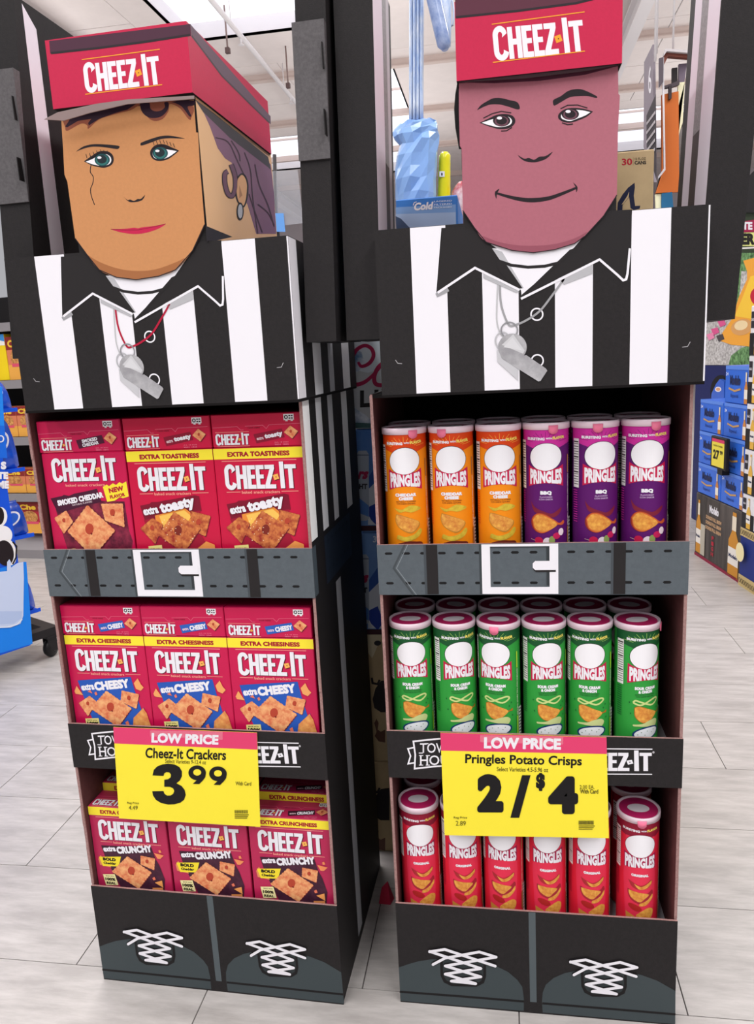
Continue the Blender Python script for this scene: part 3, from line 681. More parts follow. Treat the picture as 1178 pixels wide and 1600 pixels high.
        if left and i == 0:
            k.poly([(.065, z0), (.11, z0), (.055, TOP-.03), (.02, TOP-.005)], '#FAF3FC')
        elif not left:
            if i == 1: st = ((.004, .075, '#DCD6E0'), (.118, .165, '#DCD6E0'))
            else: st = ((.002, .10, '#D9CFDA'), (.145, .18, '#B9B4BA'))
            for y0, y1, c_ in st: k.rect(y0, z0, y1, TOP, c_, same=True)
            gm = 'panel_sheen'
            y0, y1 = (.075, .118) if i == 1 else (.10, .145)
            k.rect(y0, z0, y1, TOP, '#3A3134', same=True); k.rect(y0, 1.53, y1, TOP, 'panel_sheen')  # upper grey patch paints a sheen on the dark stripe
        else: k.rect(.02, z0, .06, TOP, WHITE)
        k.build('sleeve_stripe', arm, pl)
        if left:   # folded front flap on the arm, light on its tilt put into a greyer colour
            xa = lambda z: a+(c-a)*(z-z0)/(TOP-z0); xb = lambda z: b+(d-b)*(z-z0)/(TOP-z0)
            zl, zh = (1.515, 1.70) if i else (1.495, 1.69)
            m = MB(); m.hexa([(xa(zl)-.001, -.004, zl), (xb(zl)+.001, -.004, zl), (xb(zl), 0, zl), (xa(zl), 0, zl), (xa(zh)-.001, -.018, zh), (xb(zh)+.001, -.018, zh), (xb(zh), 0, zh), (xa(zh), 0, zh)], mat('#646163', .42, 'lit_black_cardboard', noise=.25, scale=200, bump=.2)); m.build('arm_flap', arm)
            for zz_ in (zl+.03, zl+.12):
                m = MB(); m.box(xb(zz_)-.003, xb(zz_)-.0015, -.0185, -.004, zz_, zz_+.035, '#151313'); m.build('slot_cut', arm)
    return R
DL = tower('referee_display', 'left cardboard referee display with orange-skinned face, red lips and earring, holding cracker boxes', LT, True)
DR = tower('referee_display', 'right cardboard referee display with mauve smiling face, holding crisp cans', RT, False)
#PART2
# ------------------------------------------------------------------ cracker boxes
BXW, BXH, BXD = .160, .224, .056
CAR = mat('#CC0F40', .38, 'red_carton', noise=.03, scale=30, coat=.15)
CAR2 = mat('#CA124E', .38, 'magenta_red_carton', noise=.03, scale=30, coat=.15)
CAR3 = mat('#BA2654', .38, 'dull_red_carton', noise=.03, scale=30, coat=.15)
def flap_art(flav):
    k = Ink(start=1)
    k.rect(128, 3, 146, 13, '#F1EEF2'); k.rect(131, 12, 135, 15, '#F1EEF2', same=True); k.rect(140, 12, 144, 15, '#F1EEF2', same=True)
    k.ring(132.5, 8, 2.6, 2.6, 1.5, '#1E1A1C', n=10); k.rect(137, 5, 140, 7, '#1E1A1C'); k.rect(141, 5, 144, 7, '#1E1A1C', same=True); k.rect(137, 9, 140, 11, '#1E1A1C', same=True); k.rect(141, 9, 144, 11, '#1E1A1C', same=True)
    k.stroke([(2, 22), (46, 21), (52, 27), (57, 27)], .6, '#E4748E'); k.stroke([(60, 21), (91, 20), (97, 26), (102, 20), (156, 19)], .6, '#E4748E')
    k.text('TEAR HERE', 75, 24, 22, 2, '#7A1028')
    k.stroke([(6, 30), (66, 30)], .7, PINKLINE); k.stroke([(8, 54), (66, 54)], .7, PINKLINE)
    cheese_logo(k, 6, 33, 60, 18.5, WHITE, '#5A0A1C')
    tag, txt, ital = dict(toasty=('#8C1230', 'toasty', 1), smoked=('#4C1530', 'SMOKED', 0), cheesy=('#2C5FB8', 'CHEESY', 1), crunchy=('#3A1628', 'CRUNCHY', 1))[flav]
    k.poly([(74, 35), (124, 27), (128, 41), (78, 50)], tag)
    if flav == 'smoked': k.text('SMOKED', 100, 35, 30, 6, WHITE, rot=-8, bold=.05); k.text('CHEDDAR', 101, 42, 32, 6, WHITE, rot=-8, bold=.05)
    else: k.text('extra', 85, 42, 12, 5, '#E9C9D2', rot=-8, bold=.03); k.text(txt, 109, 38, 32, 9.5, WHITE, rot=-9, bold=.06)
    cracker(k, [(127, 33), (139, 22), (152, 32), (141, 44)], n=4)
    k.text('JUL 18 2025', 122, 49.5, 24, 2.2, '#E58AA0', bold=0); k.text('5834  1845', 122, 53, 24, 2.2, '#E58AA0', bold=0, same=True)
    return k
def front_art(flav):
    k = Ink(start=1); y = 0
    if flav == 'smoked':
        k.poly([(14, 100), (60, 84), (150, 88), (152, 140), (157, 160), (150, 190), (30, 190), (22, 150)], 'smoke')
        cheese_logo(k, 17, 9, 125, 41, WHITE, '#5A0A22')
        k.text('baked snack crackers', 78, 57, 76, 4.6, PINKLINE, bold=.02)
        k.poly([(7, 80), (30, 76), (34, 74), (44, 76), (55, 72), (68, 70), (80, 68), (100, 64), (106, 88), (60, 97), (18, 108)], '#451530')
        k.text('SMOKED CHEDDAR', 65, 82, 92, 10.5, WHITE, rot=-9, bold=.07)
        k.text('NATURAL FLAVORS', 68, 90, 40, 3.2, '#EBD9DF', rot=-9, bold=0)
        k.poly([(112, 61), (120, 57), (124, 60), (132, 55), (138, 58), (145, 53), (150, 56), (158, 52), (159.5, 79), (148, 82), (142, 80), (132, 86), (117, 88)], '#F6E23A')
        k.text('NEW', 137, 66, 29, 9, '#B01030', rot=-9, bold=.06); k.text('FLAVOR', 138, 77.5, 30, 6.5, '#B01030', rot=-9, bold=.06)
        cracker(k, [(104, 91), (147, 91), (145, 135), (108, 122)]); cracker(k, [(9, 116), (35, 102), (46, 123), (24, 146)], n=4); cracker(k, [(31, 141), (78, 92), (127, 140), (76, 190)], n=8)
        k.ell(40, 181, 12, 8, '#EFE28C'); k.rect(33, 176, 47, 178, '#6C6A30')
        return k
    k.rect(.3, 0, 159.7, 18, '#F9E53A')
    k.text(dict(toasty='EXTRA TOASTINESS', cheesy='EXTRA CHEESINESS', crunchy='EXTRA CRUNCHINESS')[flav], 80, 10, 110, 8.6, '#A5122B', bold=.06)
    k.stroke([(14, 21.5), (146, 21.5)], 1.1, PINKLINE)
    cheese_logo(k, 17, 28, 127, 42, WHITE, '#5A0A1C')
    k.stroke([(18, 75), (43, 75)], 1.1, PINKLINE); k.stroke([(116, 75), (146, 75)], 1.1, PINKLINE, same=True)
    k.text('baked snack crackers', 79.5, 75.5, 68, 5, PINKLINE, bold=.02)
    if flav == 'toasty':
        k.poly([(16, 96), (34, 93), (38, 90), (50, 90), (60, 88), (75, 86), (120, 79), (128, 81), (130, 107), (110, 112), (22, 124)], '#7E0F2C')
        k.poly([(20, 122), (128, 106), (120, 140), (140, 180), (40, 185), (30, 150)], '#9E1432')
        k.poly([(42, 114), (100, 102), (120, 118), (104, 160), (44, 150)], '#E98F3A'); k.poly([(50, 115), (98, 105), (110, 116), (92, 140), (56, 138)], '#F5C35C')
        cracker(k, [(109, 106), (146, 116), (133, 153), (106, 140)], 'cracker_hot'); cracker(k, [(11, 137), (37, 118), (56, 130), (37, 166)], 'cracker_hot', n=4); cracker(k, [(43, 149), (79, 107), (126, 138), (90, 183)], 'cracker_hot', '#7D2A20', n=8)
        for _ in range(22): k.rect(*(lambda a, b: (a, b, a+1.6, b+1.3))(random.uniform(55, 115), random.uniform(118, 165)), '#FBE3C0')
        k.text('extra', 36, 105, 29, 13, WHITE, rot=-9, bold=.05); k.text('toasty', 87, 98, 67, 23, WHITE, rot=-11, bold=.06)
        k.poly([(112, 182), (116, 174), (134, 161), (149, 167), (150, 190), (112, 190)], '#E9964E')
        k.poly([(24, 169), (50, 167), (51, 195), (26, 195)], '#EFE28C'); k.text('MADE WITH', 37, 174, 20, 3, '#3A3420', bold=.02)
    elif flav == 'cheesy':
        k.poly([(16, 90), (35, 88), (126, 80), (131, 108), (140, 146), (146, 140), (128, 190), (45, 190), (30, 150), (24, 122)], '#2657B4')
        k.text('extra', 35, 103, 27, 12.5, WHITE, rot=-7, bold=.05); k.text('CHEESY', 85, 97, 72, 18, WHITE, rot=-7, bold=.07)
        cracker(k, [(104, 107), (139, 114), (130, 144), (99, 130)], 'cracker', n=4); cracker(k, [(12, 136), (37, 120), (50, 131), (28, 163)], n=4); cracker(k, [(34, 146), (73, 108), (121, 143), (88, 183)], n=8)
        k.poly([(131, 92), (140, 82), (145, 94), (150, 100), (143, 107), (134, 103)], '#F0A765'); k.poly([(7, 112), (13, 101), (24, 119), (9, 117)], '#F0A765')
        k.poly([(34, 112), (40, 108), (44, 115)], '#E5785C'); k.poly([(48, 114), (52, 111), (54, 117), (50, 119)], '#E5785C')
        k.poly([(117, 190), (122, 162), (144, 141), (150, 152), (158, 190)], 'cheese'); k.poly([(104, 172), (110, 168), (112, 176), (107, 179)], '#E5785C')
        k.poly([(22, 167), (50, 165), (52, 195), (24, 195)], '#EFE28C'); k.text('MADE WITH', 36, 170, 20, 2.6, '#3A3420', bold=.02); k.text('100%', 37, 177, 24, 8, '#241F14', bold=.07)
    else:
        k.poly([(18, 84), (125, 80), (131, 105), (138, 120), (146, 150), (140, 190), (55, 190), (25, 115)], 'plum')
        k.text('extra', 35, 91, 27, 11, WHITE, rot=-6, bold=.05); k.text('CRUNCHY', 88, 88, 76, 16, WHITE, rot=-7, bold=.07)
        k.poly([(8, 115), (14, 106), (30, 125), (34, 132), (10, 128)], '#E58E5C')
        k.poly([(10, 110), (58, 106), (52, 124), (56, 128), (16, 130)], '#F4DE33'); k.text('BOLD', 32, 114, 28, 7, '#1E1A10', bold=.08); k.text('Cheddar', 32, 122.5, 27, 5.5, '#1E1A10', bold=.05)
        cracker(k, [(100, 100), (131, 104), (126, 131), (98, 120)], n=4); cracker(k, [(33, 141), (72, 103), (121, 136), (88, 176)], n=8)
        k.poly([(130, 92), (150, 96), (142, 104), (136, 104)], '#F0905C'); k.poly([(140, 86), (144, 84), (146, 90), (141, 91)], '#F0905C')
        k.poly([(124, 158), (140, 152), (141, 168)], '#EDA05A'); k.poly([(118, 170), (140, 168), (142, 190), (116, 190)], '#D98A50'); k.poly([(120, 148), (125, 145), (127, 151), (122, 153)], '#E5785C')
        k.poly([(14, 148), (40, 146), (45, 170), (18, 172)], '#EFE6A8'); k.text('MADE WITH', 29, 151, 18, 2.4, '#3A3420', bold=.02); k.text('100%', 29, 158, 22, 6.5, '#241F14', bold=.07); k.text('REAL', 30, 166.5, 20, 5.5, '#241F14', bold=.05)
    return k
PROTO = {}
def carton(flav, lying=False, art='full'):
    key = (flav, lying, art)
    if key in PROTO: return copy_tree(PROTO[key])
    R = root('cracker_box', None, 'box')
    cm = dict(toasty=CAR, smoked=CAR2, cheesy=CAR2, crunchy=CAR3)[flav]
    m = MB()
    if not lying:
        m.rbox(0, BXW, 0, BXD, 0, BXH, cm, .0012); m.build('carton', R)
        front_art(flav).build('front_print', R, lambda u, v, n: (u, -n, BXH-.0006+v))
        # top closure flap, slightly raised
        m = MB(); m.rbox(.001, BXW-.001, .001, BXD-.001, BXH, BXH+.0008, cm, .0003); m.build('top_flap', R)
        if flav == 'crunchy': flap_art(flav).build('top_print', R, lambda u, v, n: (u, BXD+v, BXH+.0008+n))
        k = Ink(start=1)
        for i in range(14): k.rect(8, 60+i*8, 48, 62.5+i*8, '#7E1634', same=True)
        k.rect(8, 20, 48, 55, '#8A1636', same=True); k.build('side_print', R, lambda u, v, n: (BXW+n, u, BXH+v))
    else:
        m.rbox(0, BXW, 0, BXH, 0, BXD, cm, .0012); m.build('carton', R)
        m = MB(); m.rbox(.001, BXW-.001, -.0008, 0, .001, BXD-.001, cm, .0003); m.build('end_flap', R)
        flap_art(flav).build('end_print', R, lambda u, v, n: (u, -.0008-n, BXD+v))
    PROTO[key] = R; return R
def put(o, fr, x, y, z, rz, label, group):
    a = fr[2]; o.location = (fr[0]+cos(a)*x-sin(a)*y, fr[1]+sin(a)*x+cos(a)*y, z+.0006); o.rotation_euler = (0, 0, a+rz)
    o['label'] = label; o['group'] = group
pos3 = ['left', 'middle', 'right']
ZS = (.853, .513, .158)
for i, (fl, x) in enumerate((('smoked', .0105), ('toasty', .1735), ('toasty', .3345))):
    put(carton(fl), LT, x, .012, ZS[0], (0, 0, 0)[i], ['smoked cheddar cracker box with yellow tag standing at the left of the top shelf', 'extra toasty cracker box standing in the middle of the top shelf', 'extra toasty cracker box standing at the right end of the top shelf'][i], 'standing cracker boxes on the top shelf')
    put(carton(fl, True), LT, x-.002+.0015*i, .0125, ZS[0]+BXH+.0012, 0, ['smoked cheddar cracker box lying flat on top, left end of top shelf', 'extra toasty cracker box lying flat in the middle above the top shelf row', 'extra toasty cracker box lying flat at the right end above the top shelf row'][i], 'cracker boxes lying flat on the top shelf')
for i, x in enumerate((.0055, .1665, .3275)):
    put(carton('cheesy'), LT, x, .012, ZS[1], 0, 'extra cheesy cracker box standing at the %s of the middle shelf' % pos3[i], 'standing cracker boxes on the middle shelf')
    put(carton('cheesy', True), LT, x-.001, .0125, ZS[1]+BXH+.0012, 0, 'extra cheesy cracker box lying flat on top at the %s of the middle shelf' % pos3[i], 'cracker boxes lying flat on the middle shelf')
for i, x in enumerate((.0055, .170, .3345)):
    put(carton('crunchy'), LT, x, .012, ZS[2], 0, 'extra crunchy cracker box at the %s of the bottom shelf, front row' % pos3[i], 'cracker boxes on the bottom shelf')
    o = carton('crunchy'); put(o, LT, x-.0005, .012+BXD+.004, ZS[2], 0, 'taller dark extra crunchy cracker box behind the %s one on the bottom shelf' % pos3[i], 'cracker boxes behind on the bottom shelf'); o.scale = (1, 1, 1.07)
    if i == 0: pass

# ------------------------------------------------------------------ crisp cans
CR = .0363; CH = .239
FL = dict(
 cheddar=dict(body='#F08C0A', band='#D9420C', accent='#F7C24A', name='CHEDDAR', name2='CHEESE', sub='#7A3A10', lab='orange cheddar cheese'),
 bbq=dict(body='#5A0F66', band='#C92C98', accent='#3C0A48', name='BBQ', name2=None, sub='#C9A9D2', lab='purple barbecue'),
 onion=dict(body='#2E9A3C', band='#14532A', accent='#A8D86A', name='SOUR CREAM', name2='& ONION', sub='#1C5A28', lab='green onion'),
 original=dict(body='#DB1F38', band='#8E1230', accent='#B01838', name='ORIGINAL', name2=None, sub=None, lab='red original'))
def can_label(fl):
    d = FL[fl]; k = Ink(start=1)
    k.rect(-56, 0, 56, 222, d['body']); top = [(-56, 0), (56, 0), (56, 24), (36, 28), (20, 33), (0, 38), (-20, 33), (-36, 28), (-56, 24)]; k.poly(top, d['band'])
    if fl == 'original': k.poly([(-26, 30), (26, 30), (30, 110), (24, 222), (-24, 222), (-30, 110)], '#E2304E')
    for i in range(13):
        a = radians(-160 + i*(140/12)); r0, r1 = (11, 19) if i % 2 else (12, 22)
        k.stroke([(1.9*r0*cos(a), 26+r0*sin(a)*.9), (1.9*r1*cos(a), 26+r1*sin(a)*.9)], .5, d['accent'], same=i > 0)
    k.text('BURSTING', -17, 17.5, 31, 4.6, WHITE, rot=1, bold=.06); k.text('WITH', 5, 17, 9.5, 2.8, WHITE, bold=.05); k.text('FLAVOR', 22, 16.2, 22, 4.8, '#F4E06A', rot=-3, bold=.06)
    # plain white oval of the badge (the face on it is left out)
    k.ell(0, 47, 27.5, 23, '#1F1A20' if fl != 'original' else '#7E1230', rot=-6, n=36); k.ell(0, 47, 26.6, 22.2, '#F1EFF3', rot=-6, n=36)
    bc = '#C2174A' if fl != 'original' else '#A31648'
    if fl != 'original': k.poly([(-30, 60), (-20, 65), (0, 70), (20, 65), (30, 60), (30.5, 96), (15, 91), (0, 89.5), (-15, 91), (-30.5, 96)], bc)
    else: k.poly([(-29, 62), (0, 71), (29, 62), (29, 93), (0, 88), (-29, 93)], bc)
    k.text('PRINGLES', 0, 79, 54, 20, WHITE, bold=.055, warp=lambda X, Y: (X, (Y*(1+.35*abs(X)/27)) + (0 if Y > 0 else 1.5*(1-abs(X)/27))))
    if fl == 'original': k.text('ORIGINAL', 0, 105, 30, 5.2, WHITE, bold=.07)
    elif fl == 'bbq':
        k.text('BBQ', 0, 106, 18, 7, WHITE, bold=.08); k.text('FLAVORED', 0, 112.6, 20, 2.6, d['sub']); k.text('CON SABOR', 0, 116.5, 22, 2.6, d['sub'], same=True)
    else:
        k.text(d['name'], 0, 104, 36, 5.6, WHITE, bold=.08); k.text(d['name2'], 0, 110.3, 24, 5.6, WHITE, bold=.08, same=True)
        k.text('NATURALLY FLAVORED', 0, 115.5, 34, 2.2, d['sub']); k.text('CON SABOR NATURAL', 0, 119, 32, 2.2, d['sub'], same=True)
    if fl in ('cheddar', 'onion'):
        c2 = 'chip_pale' if fl == 'cheddar' else '#CFE09A'
        if fl == 'cheddar':
            k.blob([(-22, 126), (-8, 129), (8, 122), (26, 128), (10, 134), (-2, 132), (-12, 134)], 'chip_pale')
            k.blob([(-18, 137), (-4, 140), (22, 152), (16, 165), (4, 170), (-14, 160), (-20, 148)], '#B9822C'); k.blob([(-17, 138), (-4, 141), (21, 152), (8, 168), (-12, 160), (-19, 148)], 'chip')
            k.blob([(-19, 180), (-16, 173), (-4, 176), (12, 172), (22, 163), (26, 168), (18, 178), (0, 184)], 'chip_pale')
            k.blob([(-16, 188), (0, 184), (14, 185), (26, 188), (24, 200), (-14, 200)], '#6A2418')
        else:
            k.stroke(sm([(-20, 130), (-8, 134), (8, 127), (20, 124), (24, 128), (12, 135), (-4, 130), (-16, 126), (-20, 130)]), 3, '#C9D98A')
            k.blob([(-18, 139), (-12, 136), (0, 139), (22, 150), (30, 147), (30, 152), (22, 153), (8, 165), (-6, 166), (-17, 155)], '#B06A20'); k.blob([(-17, 140), (-12, 137), (0, 140), (22, 151), (7, 164), (-6, 165), (-16, 154)], 'chip')
            k.blob([(-20, 170), (-4, 168), (8, 163), (20, 162), (26, 168), (20, 176), (6, 174), (-10, 173), (-19, 173)], '#C3CE8C')
            k.ell(4, 186, 25, 12, '#14346A', rot=-8); k.ell(4, 186, 22, 9.5, '#E9EDF0', rot=-8)
            for a, b in ((-6, 184), (4, 182), (12, 185), (0, 189), (16, 181), (-12, 188)): k.ell(a, b, 1, .8, '#4E7A4A', n=6)
            for a, b in ((28, 136), (24, 142), (-24, 150), (30, 160), (-26, 130)): k.ell(a, b, 1.2, 1.6, '#17632A', n=6, same=True)
    elif fl == 'bbq':
        k.blob([(-26, 120), (-18, 130), (-2, 137), (10, 140), (26, 131), (22, 141), (10, 147), (-4, 142), (-20, 137)], '#7A1D34')
        k.ell(-8, 156, 18, 17, '#8C2E1C', rot=10); k.blob([(-24, 150), (-16, 141), (-4, 141), (12, 150), (22, 157), (30, 153), (32, 158), (26, 161), (18, 160), (6, 168), (-8, 173), (-20, 166)], '#C7582E')
        k.blob([(-22, 151), (-15, 143), (-4, 143), (18, 158), (4, 168), (-8, 171), (-19, 164)], 'chip')
        k.ell(-12, 186, 7, 6.5, '#C2184A'); k.ell(1, 187, 6, 7, '#E9D9E2', rot=30); k.ell(9, 185, 5, 7, '#8FA05A'); k.ell(17, 178, 6.5, 5.5, '#C8205A'); k.ell(25, 172, 5, 6, '#F0DCE4'); k.stroke([(-26, 184), (-18, 186)], .8, '#C9A9A2')
    else:
        k.blob([(-20, 116), (-14, 119), (0, 125), (12, 121), (20, 115), (22, 120), (14, 130), (-2, 133), (-14, 128)], '#A82A30'); k.blob([(-10, 122), (2, 127), (14, 121), (21, 116), (20, 123), (10, 131), (-2, 132)], 'chip')
        k.blob([(-21, 135), (10, 142), (22, 135), (24, 145), (14, 158), (0, 162), (-14, 156), (-20, 146)], '#A32432'); k.blob([(-19, 137), (-6, 138), (16, 143), (8, 152), (0, 158), (-13, 152), (-18, 145)], 'chip'); k.blob([(0, 161), (14, 154), (23, 144), (23, 152), (12, 164), (0, 166)], 'chip')
        k.ell(-8, 170, 12, 6, '#A8201E', rot=20); k.blob([(-6, 185), (4, 176), (16, 170), (25, 176), (22, 190), (8, 200), (-2, 198)], 'chip'); k.blob([(-24, 182), (-8, 188), (4, 200), (-20, 200)], '#C98A3A')
    k.rect(-50, 20, -37, 100, '#E9E6E4')     # nutrition panel
    for i in range(18): k.rect(-49, 24+i*4.1, -38, 25.2+i*4.1 + (1.2 if i % 6 == 0 else 0), '#3B3638', same=i > 0)
    for i in range(14): k.rect(-50, 104+i*4, -40, 105.4+i*4, FL[fl]['band'], same=i > 0)
    k.rect(40, 45, 43, 75, '#B07A4A' if fl != 'onion' else '#A8D83A'); k.rect(40, 165, 43, 200, '#B07A4A' if fl != 'onion' else '#A8D83A')
    k.text('NOTHING HALF FULL ABOUT THIS CAN', 41.5, 120, 86, 2.6, '#E8E4D0', rot=90, bold=.02)
    k.rect(45, 150, 54, 222, '#E9E6E4')
    for i in range(9): k.rect(46, 153+i*6, 53, 156+i*6, '#2A2628', same=i > 0)
    return k
LIDM = mat('#EBD3DE', .3, 'milky_plastic_lid', coat=.3, spec=.5)
LIDT = mat('#B9235F', .35, 'magenta_lid_disc', coat=.3)
CPROTO = {}
def can(fl):
    if fl in CPROTO: return copy_tree(CPROTO[fl])
    R = root('crisp_can', None, 'can')
    m = MB(); m.lathe([(CR-.001, 0), (CR, .002), (CR, CH-.002), (CR-.0006, CH)], mat(FL[fl]['body'], .35), 72); m.build('tube', R)
    MB().lathe([(CR+.0006, 0), (CR+.0009, .0015), (CR+.0006, .003)], mat('#B9B6B2', .3, 'steel_rim', metal=.9), 48).build('bottom_rim', R)
    can_label(fl).build('label', R, lambda u, v, n: ((CR+n)*sin(u/CR), -(CR+n)*cos(u/CR), CH-.001+v), cyl=CR)
    m = MB(); m.lathe([(CR+.0005, CH-.004), (CR+.0018, CH-.004), (CR+.002, CH+.004), (CR+.0016, CH+.0065), (CR+.0002, CH+.007), (CR-.0012, CH+.0063), (CR-.0016, CH+.0045), (CR-.003, CH+.0043)], LIDM, 48, cap=False); m.build('lid', R)
    m = MB(); m.lathe([(.0005, CH+.0042), (CR-.003, CH+.0043)], LIDT, 40, cap=True); ld = m.build('lid_disc', R)
    k = Ink(start=3); k.ell(0, 0, 19, 13, '#E6DCE2'); k.build('lid_badge', ld, lambda u, v, n: (u, v, CH+.0044+n))
    CPROTO[fl] = R; return R
TAB = mat('#F07A9A', .4, 'pink_foil_tab')
def tab(R, ang):
    m = MB(); pts = []
    for i in range(-6, 7):
        a = ang + i*.033; w = math.sqrt(max(0, 1-(i/6.5)**2))
        pts.append((a, CH-.001, CH-.003-.008*w))
    v = []; 
    for a, z0, z1 in pts:
        for r in (CR+.0024, CR+.0032):
            v.append((r*sin(a), -r*cos(a), z0+.004)); v.append((r*sin(a), -r*cos(a), z1))
    f = []
    for i in range(len(pts)-1):
        b = i*4; c = b+4; f += [(b+2, c+2, c+3, b+3), (b, b+1, c+1, c), (b, c, c+2, b+2), (b+1, b+3, c+3, c+1)]
    f += [(0, 2, 3, 1), (len(v)-4, len(v)-3, len(v)-1, len(v)-2)]
    m.add(v, f, TAB, True); m.build('pull_tab', R)
ordn = ['leftmost', 'second from left', 'third from left', 'fourth from left', 'fifth from left', 'rightmost']
ROWS = [(ZS[0], [(.0475, 'cheddar', 4), (.1265, 'cheddar', 0), (.2050, 'cheddar', 3), (.2825, 'bbq', -4), (.3610, 'bbq', 10), (.4400, 'bbq', -3)], 'top', {0: .5, 1: -.35, 3: .25, 4: 0, 5: .25}),
        (ZS[1], [(.0435, 'onion', 6), (.1210, 'onion', 18), (.1990, 'onion', -12), (.2765, 'onion', 8), (.3540, 'onion', -6), (.4320, 'onion', 16)], 'middle', {2: -.2, 5: 1.25}),
        (ZS[2], [(.0440, 'original', 8), (.1225, 'original', 8), (.1998, 'original', -4), (.2770, 'original', 4), (.3545, 'original', 3), (.4400, 'original', -2)], 'bottom', {5: 0.0})]
TABS = []
for z, cs, nm, tabs in ROWS:
    fl0 = None
    for i, (x, fl, a) in enumerate(cs):
        o = can(fl); put(o, RT, x, .0480, z, radians(a), '%s crisp can, %s in front row of %s shelf' % (FL[fl]['lab'], ordn[i], nm), 'crisp cans in the front row of the %s shelf' % nm)
        if i in tabs: TABS.append((o, tabs[i]-radians(a)))
for z, cs, nm, tabs in ROWS:
    for i, (x, fl, a) in enumerate(cs):
        o = can(fl)
        put(o, RT, x, .0480+.0815, z, radians(-a*2+10), '%s crisp can behind the %s one on the %s shelf' % (FL[fl]['lab'], ordn[i], nm), 'crisp cans in the second row of the %s shelf' % nm)

for o, an in TABS: tab(o, an)

# ------------------------------------------------------------------ price signs
YEL = mat('#FBE93C', .45, 'yellow_sign_card', noise=.02, scale=20); SIGNP = '#E0406F'; INKB = '#141214'
def price_sign(fr, left):
    Y = -.0075; T0 = T_front(fr, Y)
    lab = 'yellow card sign reading 3 99, hung across the left display' if left else 'yellow card sign reading 2 for 4 dollars, hung across the right display'
    R = root('price_sign', lab, 'sign', (fr[0], fr[1], 0), fr[2], 'yellow price signs on the displays')
    if left: z = zoomed(T0, 175, 1130, 5.013); q = [(10, 30), (1135, 75), (1162, 812), (55, 745)]; band = [(10, 30), (1135, 75), (1139, 207), (18, 158)]
    else: z = zoomed(T0, 685, 1135, 4.363); q = [(13, 43), (1145, 75), (1162, 762), (42, 742)]; band = [(13, 43), (1145, 75), (1148, 188), (18, 165)]
    MB().prism([z(*p) for p in q], P_front(Y+.0007), .0007, YEL).build('card', R)
    k = Ink(z, start=2); k.poly(band, SIGNP)
    if left:
        k.text('LOW PRICE', 572, 122, 525, 78, WHITE, rot=1.9, bold=.05)
        k.build('sale_band', R, P_front(Y))
        k = Ink(z, start=6)
        k.text('Cheez-It Crackers', 578, 240, 632, 82, INKB, rot=1.6, bold=.025); k.text('Select Varieties 9-12.4 oz', 577, 301, 320, 32, '#5A5414', rot=2, bold=.01)
        k.poly([(318, 408), (328, 365), (355, 338), (395, 322), (440, 317), (490, 322), (528, 342), (548, 375), (548, 415), (532, 448), (505, 470), (545, 490), (570, 522), (578, 560), (566, 598), (535, 622), (490, 634), (440, 636), (385, 624), (345, 600), (322, 566), (316, 532), (403, 530), (412, 552), (432, 566), (458, 566), (480, 552), (488, 530), (480, 510), (455, 498), (410, 497), (410, 442), (440, 438), (460, 422), (462, 400), (448, 384), (426, 382), (410, 392), (404, 412)], INKB)
        for dx, dy in ((0, 0), (163, 7)):
            k.ell(668+dx, 388+dy, 69, 58, INKB, rot=2); k.poly([(737+dx, 385+dy), (732+dx, 420+dy), (715+dx, 445+dy), (684+dx, 476+dy), (633+dx, 474+dy), (676+dx, 434+dy)], INKB)
            k.ell(668+dx, 384+dy, 31, 25, YEL, rot=2)
        k.text('With Card', 1030, 471, 122, 30, '#4A4512', rot=1.5, bold=.01); k.text('Reg Price', 166, 625, 92, 20, '#4A4512', rot=2, bold=.01); k.text('4.49', 167, 660, 70, 32, '#3A3612', rot=1, bold=0)
        for i in range(13): k.rect(962+i*8, 678, 966+i*8, 705, '#3A3612', same=True)
        for i in range(3): k.rect(962, 712+i*13, 1072-i*6, 718+i*13, '#5A5414', same=True)
    else:
        k.text('LOW PRICE', 573, 116, 525, 78, WHITE, rot=1.0, bold=.05); k.build('sale_band', R, P_front(Y))
        k = Ink(z, start=6)
        k.text('Pringles Potato Crisps', 580, 236, 795, 82, INKB, rot=1.2, bold=.025); k.text('Select Varieties 4.5-5.96 oz', 573, 293, 350, 30, '#4A4512', rot=1, bold=.01)
        k.text('2', 354, 455, 180, 262, INKB, bold=.075); k.poly([(570, 332), (628, 332), (550, 622), (490, 622)], INKB); k.text('$', 696, 378, 62, 122, INKB, bold=.07); k.text('4', 850, 468, 205, 258, INKB, bold=.08)
        k.text('2.00 EA.', 1013, 412, 100, 26, '#4A4512', bold=0); k.text('With Card', 1027, 442, 124, 30, '#3A3612', bold=.02); k.text('Reg Price', 150, 622, 92, 18, '#4A4512', bold=.01); k.text('2.89', 152, 659, 68, 32, '#3A3612', bold=0)
        for i in range(13): k.rect(956+i*8, 641, 961+i*8, 668, '#3A3612', same=True)
        for i in range(3): k.rect(956, 675+i*11, 1066-i*8, 680+i*11, '#5A5414', same=True)
    k.build('lettering', R, P_front(Y))
    k = Ink(z, start=16); k.poly([(300, 55), (868, 62), (868, 128), (300, 100)] if left else [(285, 58), (850, 70), (850, 122), (285, 105)], mat('#FFFFFF', .15, 'clear_tape', alpha=.13)); k.build('tape', R, P_front(Y))
price_sign(LT, True); price_sign(RT, False)

